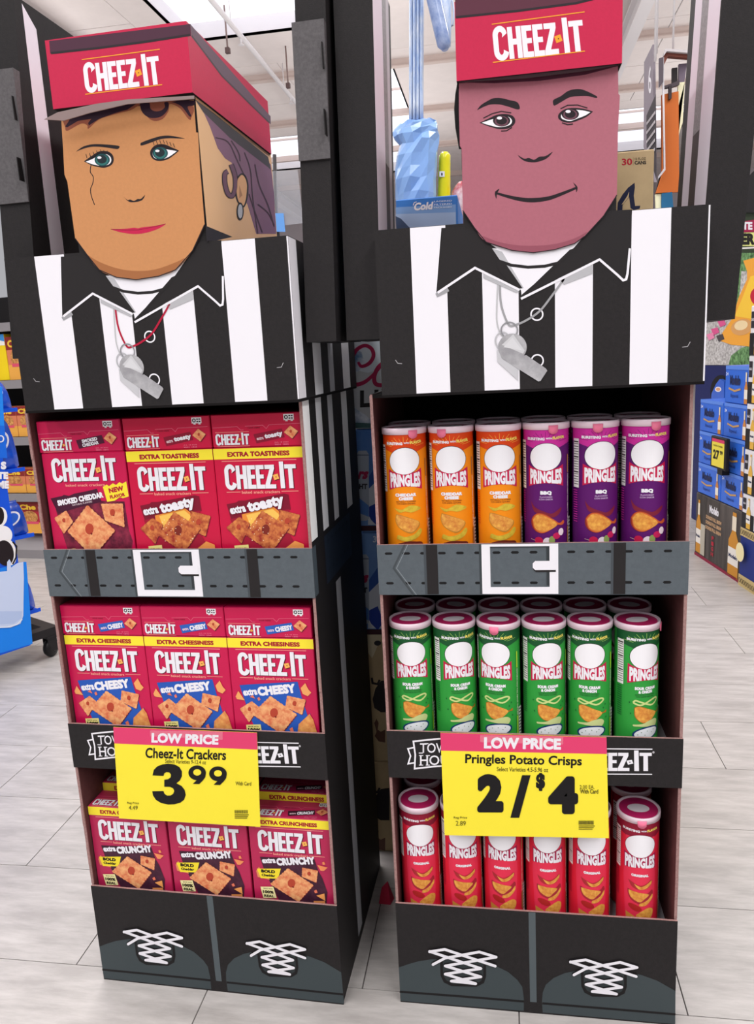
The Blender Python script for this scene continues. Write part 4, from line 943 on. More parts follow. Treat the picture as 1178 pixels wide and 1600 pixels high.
# ------------------------------------------------------------------ loft helper
def loft(rows, m, name, parent=None, seg=16, mb=None):
    """rows: (cx, cy, z, rx, ry) elliptical sections"""
    M0 = mb or MB(); k = len(M0.v); n = len(rows)
    for cx, cy, z, rx, ry in rows:
        for j in range(seg):
            a = 2*pi*j/seg; M0.v.append((cx+rx*cos(a), cy+ry*sin(a), z))
    i0 = M0.mi(m)
    for i in range(n-1):
        for j in range(seg):
            q = (j+1) % seg; M0.f.append([k+i*seg+j, k+i*seg+q, k+(i+1)*seg+q, k+(i+1)*seg+j]); M0.m.append(i0); M0.smooth.append(True)
    for e in (0, n-1): M0.f.append([k+e*seg+j for j in range(seg)]); M0.m.append(i0); M0.smooth.append(True)
    return M0 if mb else M0.build(name, parent)

# ------------------------------------------------------------------ drink cases behind the displays
CY = .445; TC = T_front(WORLD, CY); PC = P_front(CY)
def case(label, x0, x1, z0, z1, col, y1=.94, name='drink_case', group='drink cases piled behind the displays'):
    R = root(name, label, 'case', (0, 0, 0), 0, group); m = MB(); m.rbox(x0, x1, CY, y1, z0+.0006, z1-.0006, col, .003); m.build('carton', R)
    return R
SIL = mat('#B9BDC2', .35, 'silver_carton', noise=.08, scale=6); BLU = mat('#3F6FB4', .4, 'blue_carton', col2='#6C93C9', scale=3); TAN = mat('#B59F79', .5, 'tan_carton', noise=.1, scale=20); NAV = mat('#1C4FA0', .4, 'deep_blue_carton')
zc = [TC(580, y)[1] for y in (670, 832, 985, 1190)]
a = case('silver case with crimson script over a mountain, seen in the gap between displays', -.115, .285, zc[0], 1.33, SIL)
z8 = zoomed(TC, 440, 500, 4)
k = Ink(z8, start=2); k.poly([(400, 100), (640, 100), (640, 300), (540, 330), (400, 300)], '#C9D3DC')
k.poly([(440, 170), (500, 200), (520, 280), (470, 330), (430, 250)], 'snow'); k.build('mountain_print', a, PC)
k = Ink(z8, start=6)
k.stroke(sm([(478, 262), (500, 290), (548, 270), (574, 225), (562, 180), (520, 160), (470, 185), (437, 240), (417, 310), (420, 370), (450, 403), (515, 390), (580, 335), (640, 262)]), smw([16, 20, 24, 24, 24, 22, 24, 28, 30, 30, 28, 24, 20, 18]), '#A0174A')
k.stroke(sm([(650, 258), (605, 295), (580, 350), (585, 395), (620, 408), (660, 395), (700, 340), (690, 280), (650, 262)]), 26, '#A0174A')
k.build('script_lettering', a, PC)
k = Ink(z8, start=6); k.poly([(490, 440), (515, 440), (515, 520), (560, 517), (560, 543), (490, 547)], '#1D1B1F'); k.rect(580, 435, 606, 540, '#1D1B1F'); k.rect(625, 430, 650, 536, '#1D1B1F'); k.build('block_lettering', a, PC)
k = Ink(z8, start=4); k.poly([(440, 520), (470, 560), (520, 590), (560, 625), (640, 668), (640, 672), (440, 676)], 'snow'); k.poly([(440, 640), (640, 650), (640, 672), (440, 676)], '#3C5F60'); k.build('mountain_print', a, PC)
for n_, (zt, zb, oy, lb) in enumerate(((zc[0], zc[1], 0, 'blue case with can picture directly under the silver case'), (zc[1], zc[2], 162, 'blue case with can picture standing on the tan case'))):
    a = case(lb, -.115, .285, zb, zt, BLU)
    T_ = lambda x, y, oy=oy: z8(x, y + oy*4)
    k = Ink(T_, start=2); k.poly([(640, 860), (640, 1280), (540, 1280), (540, 1060)], '#C4CBD6'); k.poly([(640, 840), (640, 960), (540, 1060), (530, 1000)], NAV)
    k.poly([(520, 1180), (600, 1140), (640, 1240), (600, 1290), (560, 1250)], '#16389A'); k.rect(455, 1285, 645, 1318, '#3A1622'); k.build('case_print', a, PC)
    k = Ink(T_, start=6); k.poly([(468, 840), (480, 818), (530, 816), (545, 840), (547, 1240), (530, 1255), (480, 1255), (468, 1240)], '#9FA9B8'); k.rect(470, 840, 545, 848, '#6D7788')
    k.text('rs', 510, 970, 60, 50, '#A0174A', bold=.05, skew=.3); k.text('HT', 510, 1040, 52, 34, '#26262C', bold=.05); k.poly([(470, 1100), (545, 1160), (545, 1230), (470, 1200)], '#4C79BE'); k.build('can_picture', a, PC)
    k = Ink(T_, start=6); k.text('30', 596, 722, 50, 40, '#D5DFEC', bold=.03); k.build('count_lettering', a, PC)
z9 = zoomed(TC, 460, 880, 2.963)
for n_, (zt, zb, oy, lb) in enumerate(((zc[2], zc[3], 0, 'tan case with black curl and brown crest, upper of the two tan ones'), (zc[3], 0.0, 610, 'tan case with black curl standing on the floor in the gap'))):
    a = case(lb, -.115, .285, zb, zt, TAN)
    T_ = lambda x, y, oy=oy: z9(x, y + oy*.82)
    k = Ink(T_, start=2); k.stroke([(358, 530), (362, 555), (385, 560), (395, 540)], 10, '#1C171A'); k.poly([(400, 545), (375, 580), (362, 630), (370, 670), (400, 690), (440, 690), (440, 540)], '#1C171A')
    k.build('curl_logo', a, PC)
    k = Ink(T_, start=2); k.poly([(370, 740), (380, 720), (390, 740), (385, 770), (400, 780), (420, 770), (420, 830), (390, 825), (372, 800), (380, 780)], '#5A3A2C'); k.build('crest_print', a, PC)
    if n_ == 0: k = Ink(T_, start=2); k.poly([(330, 320), (400, 320), (400, 350), (360, 440), (330, 400)], '#C9BE9E'); k.ell(385, 370, 16, 12, '#2A2A30'); k.build('label_print', a, PC)
# cases standing on the pile
zq = zoomed(TC, 440, 0, 3.272)
x0, z1 = zq(583, 1022); x1, _z = zq(893, 1000)
R = root('drink_case', 'small blue mountain case beside the left shoulder of the right display', 'case', (0, 0, 0), 0, 'drink cases piled behind the displays')
MB().rbox(x0, x1+.002, CY, .70, 1.331, z1, mat('#3F7CCB', .4, 'sky_blue_carton'), .002).build('carton', R)
k = Ink(zq, start=2); k.poly([(583, 1060), (890, 1045), (893, 1200), (590, 1200)], '#7CA3D8'); k.poly([(583, 1095), (890, 1085), (893, 1200), (590, 1200)], '#A3BCE0'); k.poly([(583, 1105), (610, 1118), (650, 1160), (700, 1200), (588, 1200)], '#3F5170'); k.build('mountain_print', R, PC)
k = Ink(zq, start=8); k.text('Cold', 725, 1054, 96, 40, WHITE, rot=-4, bold=.04, skew=.25); k.stroke([(672, 1050), (678, 1036), (690, 1032)], 4, WHITE); k.build('script_lettering', R, PC)
k = Ink(zq, start=8)
for i, t in enumerate(('LAGERED', 'FILTERED', 'PACKAGED')): k.text(t, 825, 1028+i*16, 92, 8, '#D5E2F5', rot=-3, bold=.02)
k.build('small_lettering', R, PC)
zt = zoomed(TC, 960, 0, 4.706); xa = zt(20, 1110)[0]; xb, zz = zt(293, 1095)
R = root('drink_case', 'tan case printed with 30 cans beside the right cheek of the mauve face', 'case', (0, 0, 0), 0, 'drink cases piled behind the displays')
MB().rbox(.30, xb, CY, .70, 1.331, zz, TAN, .002).build('carton', R)
k = Ink(zt, start=2); k.text('30', 92, 1190, 76, 50, '#A3152C', rot=-2, bold=.03); k.rect(136, 1158, 139, 1215, '#8A7650'); k.text('12 FL.OZ', 190, 1168, 82, 18, '#4A3F2A', rot=-2, bold=.02); k.text('CANS', 190, 1196, 86, 26, '#2E2A24', rot=-2, bold=.04); k.build('count_lettering', R, PC)
k = Ink(zt, start=2); k.poly([(20, 1560), (24, 1490), (60, 1430), (100, 1380), (148, 1343), (150, 1380), (142, 1440), (152, 1515), (190, 1512), (186, 1535), (140, 1545), (118, 1530), (108, 1450), (60, 1510), (58, 1550)], '#141A36'); k.poly([(52, 1505), (95, 1440), (108, 1410), (104, 1450), (66, 1500)], '#B59F79'); k.build('script_letter', R, PC)
for xx, zz_, lb in ((.29, 1.33, 'plain tan case filling the pile behind the right display'),):
    case(lb, .2865, .512, 0, 1.33, TAN)

# ------------------------------------------------------------------ inflatables standing on the pile
YI = .82; TI = T_front(WORLD, YI); zi = zoomed(TI, 440, 0, 3.272)
INB = mat('#8DB6EE', .28, 'pale_blue_vinyl', noise=.08, scale=9, coat=.4, bump=.6, bscale=14); INB2 = mat('#A9C4EE', .3, 'blue_ribbed_vinyl', col2='#E4EDFA', scale=70, coat=.4, stretch=(1, 1, .35)); INE = mat('#D8E4F6', .3, 'pale_vinyl_seam')
R = root('inflatable', 'pale blue inflatable with puckered bag base and tall ribbed tube above', 'inflatable')
rows = []
for y, xl, xr, d in ((1060, 590, 788, .05), (1000, 582, 790, .055), (930, 578, 792, .06), (870, 575, 796, .06), (800, 588, 800, .055), (740, 602, 801, .05), (700, 575, 802, .05), (675, 563, 803, .045), (650, 575, 800, .04), (628, 610, 790, .03), (612, 660, 760, .015)):
    (a, z), (b, z_) = zi(xl, y), zi(xr, y); rows.append(((a+b)/2, YI, (z+z_)/2, (b-a)/2, d))
zb = 1.331; rows.insert(0, (rows[0][0], YI, zb, rows[0][3]*.9, .045))
bag = loft(rows, INB, 'bag_base', R, 15)
rb = random.Random(3)
for v in bag.data.vertices: v.co += Vector((rb.uniform(-.003, .003), rb.uniform(-.008, .008), rb.uniform(-.004, .004)))
for p_ in bag.data.polygons: p_.use_smooth = False
a, z0 = zi(688, 618); b, z1 = zi(690, -80); w = abs(zi(725, 300)[0]-zi(651, 300)[0])/2
m = MB()
for q in range(4): loft([(a+(b-a)*t - w + w/4 + q*w/2, YI, z0+(z1-z0)*t, w/4*1.08, .016) for t in [i/8 for i in range(9)]], INB2, '', seg=10, mb=m)
m.build('ribbed_tube', R)
R2 = root('inflatable', 'short blue inflatable arm with rounded end slanting beside the tall tube', 'inflatable')
p = [zi(*q) for q in ((755, -110), (770, -20), (797, 90), (822, 200), (838, 270))]
MB().tube([(u, YI-.05, v) for u, v in p] + [(p[-1][0]+.003, YI-.05, p[-1][1]-.012)], [.013, .016, .0165, .0165, .016, .007], mat('#7C93C6', .3, 'dusty_blue_vinyl', col2='#A9BADD', scale=40, coat=.3), 12).build('arm', R2)
p = [zi(*q) for q in ((835, -110), (835, 0), (838, 120), (843, 225))]
MB().tube([(u, YI+.02, v) for u, v in p], [.013, .014, .013, .009], INB2, 12).build('rear_arm', R2)
p = [zi(*q) for q in ((850, -60), (870, -20), (878, 40), (872, 100), (852, 125))]
MB().tube([(u, YI+.03, v) for u, v in p], .003, INE, 6).build('cord_loop', R2)
R = root('inflatable', 'yellow ribbed inflatable cylinder behind the small blue case', 'inflatable')
rows = []
for y in range(1090, 780, -22):
    xl, xr = (790 + (1000-y)*.04, 860); (a, z), (b, z_) = zi(xl, y), zi(xr, y); s = 1.0 if (y//22) % 2 else .97; rows.append(((a+b)/2, YI+.03, (z+z_)/2, (b-a)/2*s, .02*s))
rows.insert(0, (rows[0][0], YI+.03, zb, rows[0][3], .02)); a = rows[-1]; rows.append((a[0], a[1], a[2]+.008, a[3]*.6, .012))
loft(rows, mat('#E9E21C', .25, 'yellow_vinyl', coat=.5), 'body', R)
k = Ink(zi, start=1); k.rect(805, 872, 832, 900, WHITE); k.rect(814, 880, 822, 894, '#3A3A3A'); k.build('tag', R, P_front(YI+.0085))
R = root('inflatable', 'small red and white rounded inflatable beside the left cheek of the mauve face', 'inflatable')
rows = []
for y, xl, xr in ((1110, 885, 940), (1060, 872, 950), (1010, 866, 955), (970, 868, 955), (940, 885, 950), (920, 905, 945)):
    (a, z), (b, z_) = zi(xl, y), zi(xr, y); rows.append(((a+b)/2, YI+.02, (z+z_)/2, (b-a)/2, (b-a)/2))
rows.insert(0, (rows[0][0], YI+.02, zb, .008, .008))
loft(rows, mat('#E9D5DA', .3, 'red_white_vinyl', col2='#B31E38', scale=28), 'body', R)

# ------------------------------------------------------------------ aisle end on the right: cases, cabinet, poster
d = ray(610, 575); ANG = atan2(d[1], d[0]); b0 = T_top(WORLD, 0)(1157, 912)
FR = (b0[0], b0[1], ANG); TRt = T_front(FR, 0); PR = lambda u, v, n: (u, n, v)
def rroot(name, label, cat, group=None): return root(name, label, cat, (FR[0], FR[1], 0), FR[2], group)
zrow = [(TRt(1168, 572)[1]), (TRt(1168, 627.5)[1]+TRt(1095, 629)[1])/2, (TRt(1168, 687)[1]+TRt(1095, 676)[1])/2, (TRt(1168, 746)[1]+TRt(1095, 725)[1])/2, (TRt(1168, 799)[1]+TRt(1095, 774)[1])/2]
uN = TRt(1168, 700)[0]; uM = TRt(1129, 690)[0]; uF = TRt(1092, 690)[0]
AZ = mat('#2E6AD8', .35, 'bright_blue_carton', noise=.06, scale=6)
def blue_case(u0, u1, z0, z1, lb):
    R = rroot('drink_case', lb, 'case', 'bright blue cases stacked by the aisle')
    m = MB(); m.rbox(u0+.003, u1-.003, -.30, 0, z0+.001, z1-.001, AZ, .004); m.build('carton', R)
    # art x runs right to left as u grows away
    w, h = u1-u0, z1-z0; T = lambda x, y: (u1-.003 - x*(w-.006), z1 - y*h)
    k = Ink(T, start=3, eps=.0004); k.rect(.02, .0, .98, .10, '#5B88E2'); k.text('Modelo', .42, .38, -.42 if False else .42, .26, '#1A2552', bold=.05); k.stroke([(.18, .60), (.42, .66), (.66, .60)], .05, '#C79A5A'); k.text('Especial', .42, .80, .3, .12, '#16307A', bold=.01); k.text('24', .10, .22, .10, .09, '#DCE6FA', bold=.02); k.build('lettering', R, PR)
    k = Ink(T, start=3, eps=.0004); k.poly([(.80, .97), (.80, .55), (.835, .42), (.835, .16), (.885, .16), (.885, .42), (.92, .55), (.92, .97)], '#C9843F'); k.rect(.80, .60, .92, .84, '#EDE6DA'); k.rect(.835, .16, .885, .40, '#E3D6BE'); k.build('bottle_picture', R, PR)
rn = ['topmost', 'second', 'third', 'lowest']
blue_case(uN, uM, zrow[1], zrow[0], 'single bright blue case topping the stack by the aisle')
for r in (1, 2, 3):
    for c, (u0, u1) in enumerate(((uN, uM), (uM, uF))):
        blue_case(u0, u1, zrow[r+1], zrow[r], 'bright blue case in the %s column of the aisle stack, %s full row' % (('near', 'far')[c], ('top', 'middle', 'bottom')[r-1]))
R = rroot('floor_display_base', 'dark wood-print sheet with bottle pictures wrapping the pallet under the blue cases', 'display base')
m = MB(); zz = zrow[4]-.002; m.rbox(uN-.0, uF, -.31, .004, 0, zz, mat(**SPECIAL['darkwood']), .004); m.build('sheet', R)
w = uF-uN; T = lambda x, y: (uF - x*w, zz - y*zz); PR2 = lambda u, v, n: (u, .004+n, v)
def bottle(k, cx, y0, y1, w, amber='#C98A2E'):
    h = y1-y0; k.poly([(cx-w, y1), (cx-w, y0+h*.45), (cx-w*.4, y0+h*.3), (cx-w*.35, y0), (cx+w*.35, y0), (cx+w*.4, y0+h*.3), (cx+w, y0+h*.45), (cx+w, y1)], amber)
    k.rect(cx-w*.4, y0+h*.06, cx+w*.4, y0+h*.28, '#E7DCC6'); k.rect(cx-w, y0+h*.55, cx+w, y0+h*.82, '#E9E4DC'); k.text('Modelo', cx, y0+h*.68, w*1.7, h*.06, '#1A2552', bold=.04)
k = Ink(T, start=3, eps=.0004); k.rect(0, .95, 1, 1, '#8A1F3C'); k.text('Modelo', .42, .16, .20, .12, WHITE, bold=.04)
for y in (.30, .38, .46): k.text('DONDE FULL BREW', .42, y, .34, .055, '#C9A27A', bold=.04)
for i in range(4): k.text('FIGHT'[i], .42, .58+i*.08, .05, .06, '#B3263A', bold=.04)
k.build('lettering', R, PR2)
k = Ink(T, start=3, eps=.0004); bottle(k, .08, .10, .93, .055); k.poly([(.14, .93), (.14, .45), (.24, .45), (.24, .93)], '#B9B2A2'); k.build('bottle_picture', R, PR2)
k = Ink(T, start=3, eps=.0004); bottle(k, .84, .05, .97, .10); k.build('bottle_picture', R, PR2)
# small price sign
R = rroot('price_sign', 'small black-framed yellow sign reading 27 99 hanging on the blue cases', 'sign')
T1 = T_front(FR, .05); a = T1(1111, 680); b = T1(1133, 737); u0, u1 = sorted((a[0], b[0])); z0, z1 = sorted((a[1], b[1]))
MB().rbox(u0, u1, .03, .05, z0, z1, '#1B1A1C', .004).build('frame', R)
T = lambda x, y: (u1 - x*(u1-u0), z1 - y*(z1-z0)); PS = lambda u, v, n: (u, .05+n, v)
k = Ink(T, start=2, eps=.0004); k.rect(.1, .07, .9, .93, '#E8D84A'); k.rect(.1, .07, .9, .17, '#D23A68'); k.text('27', .40, .56, .40, .30, INKB, bold=.04);  k.text('99', .73, .47, .17, .13, INKB, bold=.03); k.text('WITH CARD', .5, .28, .6, .05, '#4A4512'); k.build('card', R, PS)
m = MB(); m.box(u0+.06, u0+.12, .003, .04, z0-.03, z0, '#1B1A1C'); m.build('clip', R)
# nearer column of cases
ys = [478, 555, 630, 702, 773, 828]
for i in range(5):
    za, zb_ = TRt(1174, ys[i])[1], TRt(1174, ys[i+1])[1]; u1 = TRt(1167, 700)[0]-.006; u0 = u1-.42
    R = rroot('drink_case', 'white and black case at the right edge of the photo, %s of its column' % ('topmost', 'second', 'third', 'fourth', 'lowest')[i], 'case', 'white and black cases at the right edge')
    m = MB(); m.rbox(u0, u1, -.30, .012, zb_+.001, za-.001, mat('#E4E2E6', .4, 'white_carton'), .004); m.build('carton', R)
    h = za-zb_; T = lambda x, y: (u1 - x*.42, za - y*h); P3 = lambda u, v, n: (u, .012+n, v)
    k = Ink(T, start=2, eps=.0004); k.rect(0, .55, .3, 1, '#1C1A1E'); k.rect(.02, .12, .10, .45, '#2A2830'); k.text('CASE', .06, .28, .26*.2, .06, WHITE, rot=90); k.build('print', R, P3)
    k = Ink(T, start=4, eps=.0004); bottle(k, .17, .1, .98, .05, '#E0B048'); k.build('bottle_picture', R, P3)
R = rroot('floor_display_base', 'navy box with gold chain border at the lower right edge of the photo', 'display base')
za = TRt(1174, 828)[1]; u1 = TRt(1160, 880)[0]; u0 = u1-.5
m = MB(); m.rbox(u0, u1, -.30, .016, 0, za-.002, '#1C2E7A', .004); m.build('sheet', R)
k = Ink(lambda x, y: (u1-x*.5, za*(1-y)), start=2, eps=.0004)
k.rect(0, 0, 1, .14, '#C9B27A'); k.rect(0, .80, 1, 1, '#C9B27A')
for i in range(20):
    for yy in (.07, .90): k.ring(.03+i*.05, yy, .018, .04, .008, '#4A3A2A', n=8)
k.ell(.08, .40, .09, .16, '#EFE2B0'); k.build('border_print', R, lambda u, v, n: (u, .016+n, v))
# navy cabinet with a round opening
T3 = T_front(FR, -.33); PN = lambda u, v, n: (u, -.33+n, v)
R = rroot('display_cabinet', 'navy cardboard cabinet with a round opening of blue packs behind the blue cases', 'cabinet')
uE = T3(1083, 700)[0]; zt_ = T3(1130, 571)[1]
m = MB(); m.rbox(-.55, uE, -.75, -.33, 0, zt_, mat('#101C58', .5, 'navy_cardboard'), .005); m.build('cabinet_body', R)
k = Ink(T3, start=2, eps=.0004); k.ell(1127, 612, 17, 26, '#07070C', n=30); k.build('round_opening', R, PN)
R = rroot('snack_pack', 'blue snack pack in the round opening of the navy cabinet', 'pack')
p = [T3(*q) for q in ((1116, 632), (1117, 615), (1124, 600), (1130, 592), (1137, 596), (1137, 632))]
MB().prism(p, lambda u, v, n: (u, -.328+n, v), .02, mat('#2F63D0', .25, 'glossy_blue_foil', coat=.5)).build('pouch', R); k = Ink(T3, start=3, eps=.0004); k.ell(1128, 608, 5, 4, WHITE); k.ell(1128, 608, 3.5, 2.6, '#D9A27A'); k.build('pack_print', R, lambda u, v, n: (u, -.308+n, v))
# poster
R = rroot('snack_poster', 'large poster of a yellow crisp bag on grass and gravel at the right edge', 'poster')
q = [T3(*p) for p in ((1086, 571), (1215, 571), (1215, 318), (1086, 330))]
ua, ub = min(p[0] for p in q), max(p[0] for p in q); zp0 = zt_+.002; zp1 = T3(1170, 318)[1]
m = MB(); m.box(ua, ub, -.36, -.33, zp0, zp1, '#CFCCCB'); m.build('poster_board', R)
MB().prism([T3(*p) for p in ((1150, 332), (1230, 332), (1230, 240), (1182, 268), (1160, 292))], lambda u, v, n: (u, -.33+n, v), .02, '#1A181A').build('header_board', R)
zp = zoomed(T3, 1060, 300, 2.424)
k = Ink(zp, start=2, eps=.0004); k.poly([(60, 420), (340, 420), (340, 655), (60, 655)], 'gravel'); k.poly([(190, 655), (340, 655), (340, 560), (240, 590), (200, 620)], 'grass'); k.poly([(240, 230), (340, 230), (340, 300), (300, 470), (225, 470), (215, 420), (230, 330)], 'grass'); k.poly([(240, 300), (340, 300), (340, 420), (230, 420)], 'gravel'); k.poly([(225, 40), (340, 20), (340, 230), (225, 230)], '#2C3A26'); k.build('ground_print', R, PN)
k = Ink(zp, start=8, eps=.0004)
for a, b, c in ((150, 490, '#D9588E'), (125, 520, '#D9588E'), (145, 545, '#4A4446'), (108, 540, '#E88AB0')): k.poly([(a, b), (a+25, b-8), (a+32, b+12), (a+10, b+22)], c)
k.build('confetti_print', R, PN)
k = Ink(zp, start=8, eps=.0004); k.poly([(150, 560), (205, 480), (230, 400), (262, 330), (262, 300), (248, 260), (340, 235), (340, 590), (270, 585), (200, 578)], '#EFA63A'); k.poly([(215, 470), (245, 400), (275, 320), (340, 300), (340, 470), (280, 480)], '#F7C83E'); k.ell(243, 512, 42, 30, '#D8A062', rot=-15); k.ell(240, 505, 26, 18, '#F0D8A8', rot=-15); k.ell(320, 395, 45, 40, '#C21F3A'); k.build('crisp_bag_picture', R, PN)
k = Ink(zp, start=8, eps=.0004); k.poly([(240, 112), (340, 98), (340, 150), (240, 152)], '#A01848'); k.text('TE OF', 290, 128, 90, 30, WHITE, bold=.05); k.poly([(236, 155), (340, 150), (340, 205), (236, 205)], '#DDE08A'); k.text('ER', 266, 178, 52, 44, '#16140E', bold=.07); k.build('poster_lettering', R, PN)
k = Ink(zp, start=8, eps=.0004); k.stroke([(238, 213), (340, 208)], 6, '#E9E7E2'); k.build('rule_line', R, PN)

# ------------------------------------------------------------------ hanging aisle signs
SX = 1.45; TS6 = T_side(WORLD, SX); z6 = zoomed(TS6, 960, 0, 4.706)
R = root('aisle_sign', 'grey hanging aisle sign with a white 6 and a slanted word list', 'sign')
q = [z6(*p) for p in ((238, 460), (300, 325), (305, 1100), (300, 1340), (236, 1130))]
ya, yb_ = min(p[0] for p in q), max(p[0] for p in q)
out = [z6(236, 455), z6(300, 325), z6(312, 1340), z6(232, 1080)]
MB().prism(out, lambda u, v, n: (SX-n, u, v), .02, mat('#8A828C', .5, 'grey_sign_panel')).build('panel', R)
PS6 = lambda u, v, n: (SX-.02-n, u, v); T6 = T_side(WORLD, SX-.02); z6 = zoomed(T6, 960, 0, 4.706)
k = Ink(z6, start=2, eps=.0005); k.poly([(236, 850), (306, 690), (312, 1330), (238, 1080)], '#3A363B'); k.text('6', 262, 585, 22, 205, WHITE, bold=.01); k.build('number', R, PS6)
k = Ink(z6, start=5, eps=.0005)
for i, t in enumerate(('BREAKFAST', 'GRANOLA', 'COOKIES', 'SNACKS', 'CANDY')): 
    y = 830+i*68; k.poly([(240, y+70), (303, y-18), (303, y+5), (240, y+88)], '#D5D0D4'); 
    for j in range(7): k.poly([(246+j*8, y+66-j*11), (249+j*8, y+60-j*11), (249+j*8, y+85-j*11), (246+j*8, y+90-j*11)], '#4A464B', same=j > 0)
k.build('word_list', R, PS6)
m = MB(); y_, z_ = z6(300, 330); m.tube([(SX-.01, y_+.05, z_-.1), (SX-.01, y_+.05, CZ)], .01, CW, 6); m.build('hanger_rod', R)
SY = 5.6; TO = T_front(WORLD, SY); zo = zoomed(TO, 960, 0, 4.706)
R = root('aisle_sign', 'orange hanging banner with pale yellow edge under a brown bracket', 'sign')
PO = P_front(SY)
MB().prism([zo(*p) for p in ((342, 705), (465, 680), (470, 1415), (300, 1425), (342, 1290))], PO, .03, mat('#C96A2C', .6, 'orange_banner')).build('banner', R)
MB().prism([zo(*p) for p in ((468, 610), (515, 605), (500, 900), (470, 1000), (415, 1420), (300, 1430), (305, 1560), (344, 1560), (344, 1428), (418, 1418))], P_front(SY+.02), .03, mat('#EBE8C4', .6, 'pale_yellow_edge')).build('yellow_edge', R)
MB().prism([zo(*p) for p in ((342, 1428), (418, 1416), (430, 1560), (340, 1560))], PO, .03, mat('#22648E', .6, 'blue_panel')).build('blue_panel', R)
MB().prism([zo(*p) for p in ((345, 650), (420, 625), (468, 605), (468, 635), (420, 655), (345, 665))], P_front(SY-.02), .03, '#4E444A').build('clamp_bar', R)
MB().prism([zo(*p) for p in ((388, 650), (410, 645), (408, 740), (388, 748))], P_front(SY-.03), .03, '#3A3236').build('clamp', R)
MB().prism([zo(*p) for p in ((430, 490), (470, 485), (470, 620), (430, 625))], P_front(SY+.06), .03, '#241F22').build('dark_plate', R)
MB().prism([zo(*p) for p in ((480, 460), (540, 455), (520, 600), (478, 605))], P_front(SY+.06), .03, '#6E6272').build('mauve_plate', R)
MB().prism([zo(*p) for p in ((345, 440), (370, 402), (560, 420), (560, 445), (385, 430), (350, 505))], P_front(SY-.0), .05, mat('#7A4438', .6, 'brown_bracket')).build('bracket', R)
MB().prism([zo(*p) for p in ((358, 385), (560, 400), (560, 420), (370, 404), (345, 440), (345, 425))], P_front(SY-.05), .03, '#C9C4C6').build('bracket_cap', R)
for x in (312, 432):
    a = zo(x, 390); MB().tube([(a[0], SY+.01, a[1]), (a[0], SY+.01, CZ)], .008, CW, 6).build('hanger_rod', R)
MB().prism([zo(*p) for p in ((305, 470), (340, 460), (352, 1275), (300, 1340), (300, 1320), (340, 1265), (330, 650), (305, 690))], P_front(SY-.1), .02, '#DCD8DC').build('white_frame', R)
MB().prism([zo(*p) for p in ((300, 480), (332, 470), (330, 650), (300, 690))], P_front(SY-.13), .02, '#5A525A').build('grey_plate', R)

# ------------------------------------------------------------------ snack shelving at the left
g0 = T_top(WORLD, 0)(35, 871); g1 = T_top(WORLD, 0)(70, 872)
GF = (g0[0], g0[1], atan2(g1[1]-g0[1], g1[0]-g0[0])); TG = T_front(GF, 0)
SHM = mat('#6E6A6C', .45, 'grey_shelf_steel'); DKM = mat('#141214', .8, 'dark_shelf_back')
R = root('shelf_unit', 'grey steel snack shelving behind the left display', 'shelf', (GF[0], GF[1], 0), GF[2])
MB().box(-1.3, 1.1, .45, .48, 0, 1.75, DKM).build('back_panel', R)
m = MB(); m.add([(-1.3, -.02, 0), (1.1, -.02, 0), (1.1, -.02, .06), (-1.3, -.02, .06), (-1.3, .45, 0), (1.1, .45, 0), (1.1, .10, .16), (-1.3, .10, .16), (1.1, .45, .16), (-1.3, .45, .16)], [(0, 1, 2, 3), (3, 2, 6, 7), (7, 6, 8, 9), (1, 5, 8, 6, 2), (0, 3, 7, 9, 4), (4, 9, 8, 5), (0, 4, 5, 1)], mat('#8C888A', .5)); m.build('base_deck', R)
zs_ = [TG(20, y)[1] for y in (595, 684, 772)]
for z in zs_ + [TG(10, 505)[1]]:
    m = MB(); m.box(-1.3, 1.1, 0, .45, z-.045, z, SHM); m.box(-1.3, 1.1, -.012, 0, z-.05, z+.004, mat('#8B8789', .4, 'price_rail')); m.build('shelf_board', R)
def sbox(u0, u1, z0, h, cols, kind, lb):
    r = root('snack_box', lb, 'box', (GF[0], GF[1], 0), GF[2], 'snack boxes on the grey shelving')
    m = MB(); z0 += .0055; m.rbox(u0, u1-.004, .02, .12, z0, z0+h, cols, .002); m.build('carton', r)
    w = u1-u0-.004; k = Ink(lambda x, y: (u0+x*w, z0+h-y*h), start=2, eps=.0003)
    if kind == 'yellow': k.rect(0, 0, 1, .16, '#3C93DA'); k.poly([(0, .16), (.5, .1), (1, .16), (1, .24), (0, .24)], '#F4F0E8')
    else:
        k.rect(0, .0, 1, .30, '#8A2A2A'); k.rect(0, .65, 1, 1, '#E9A84A'); k.text('Che', .45, .16, .7, .17, '#F0C23A', bold=.05); k.ell(.5, .48, .34, .20, 'cereal'); k.rect(.2, .62, .85, .70, '#D9506A')
    k.build('front_print', r, P_front(.02))
RB = mat('#D9805A', .45, 'orange_red_carton'); YB = mat('#F2D21C', .45, 'yellow_carton')
uu = lambda x, y: TG(x, y)[0]
ph = TG(20, 522)[1]-zs_[0]
w1 = uu(60, 560)-uu(30, 560)
for i, x in enumerate((-.46, -.30)): sbox(uu(8, 560)+x*1.0, uu(8, 560)+x+.155, zs_[0], ph, YB, 'yellow', 'yellow snack box with blue top, %s on the upper shelf' % ('farther left', 'next to it toward the right')[i])
sbox(uu(8, 560)-.145, uu(8, 560), zs_[0], ph, YB, 'yellow', 'yellow snack box with blue top touching the orange ones on the upper shelf')
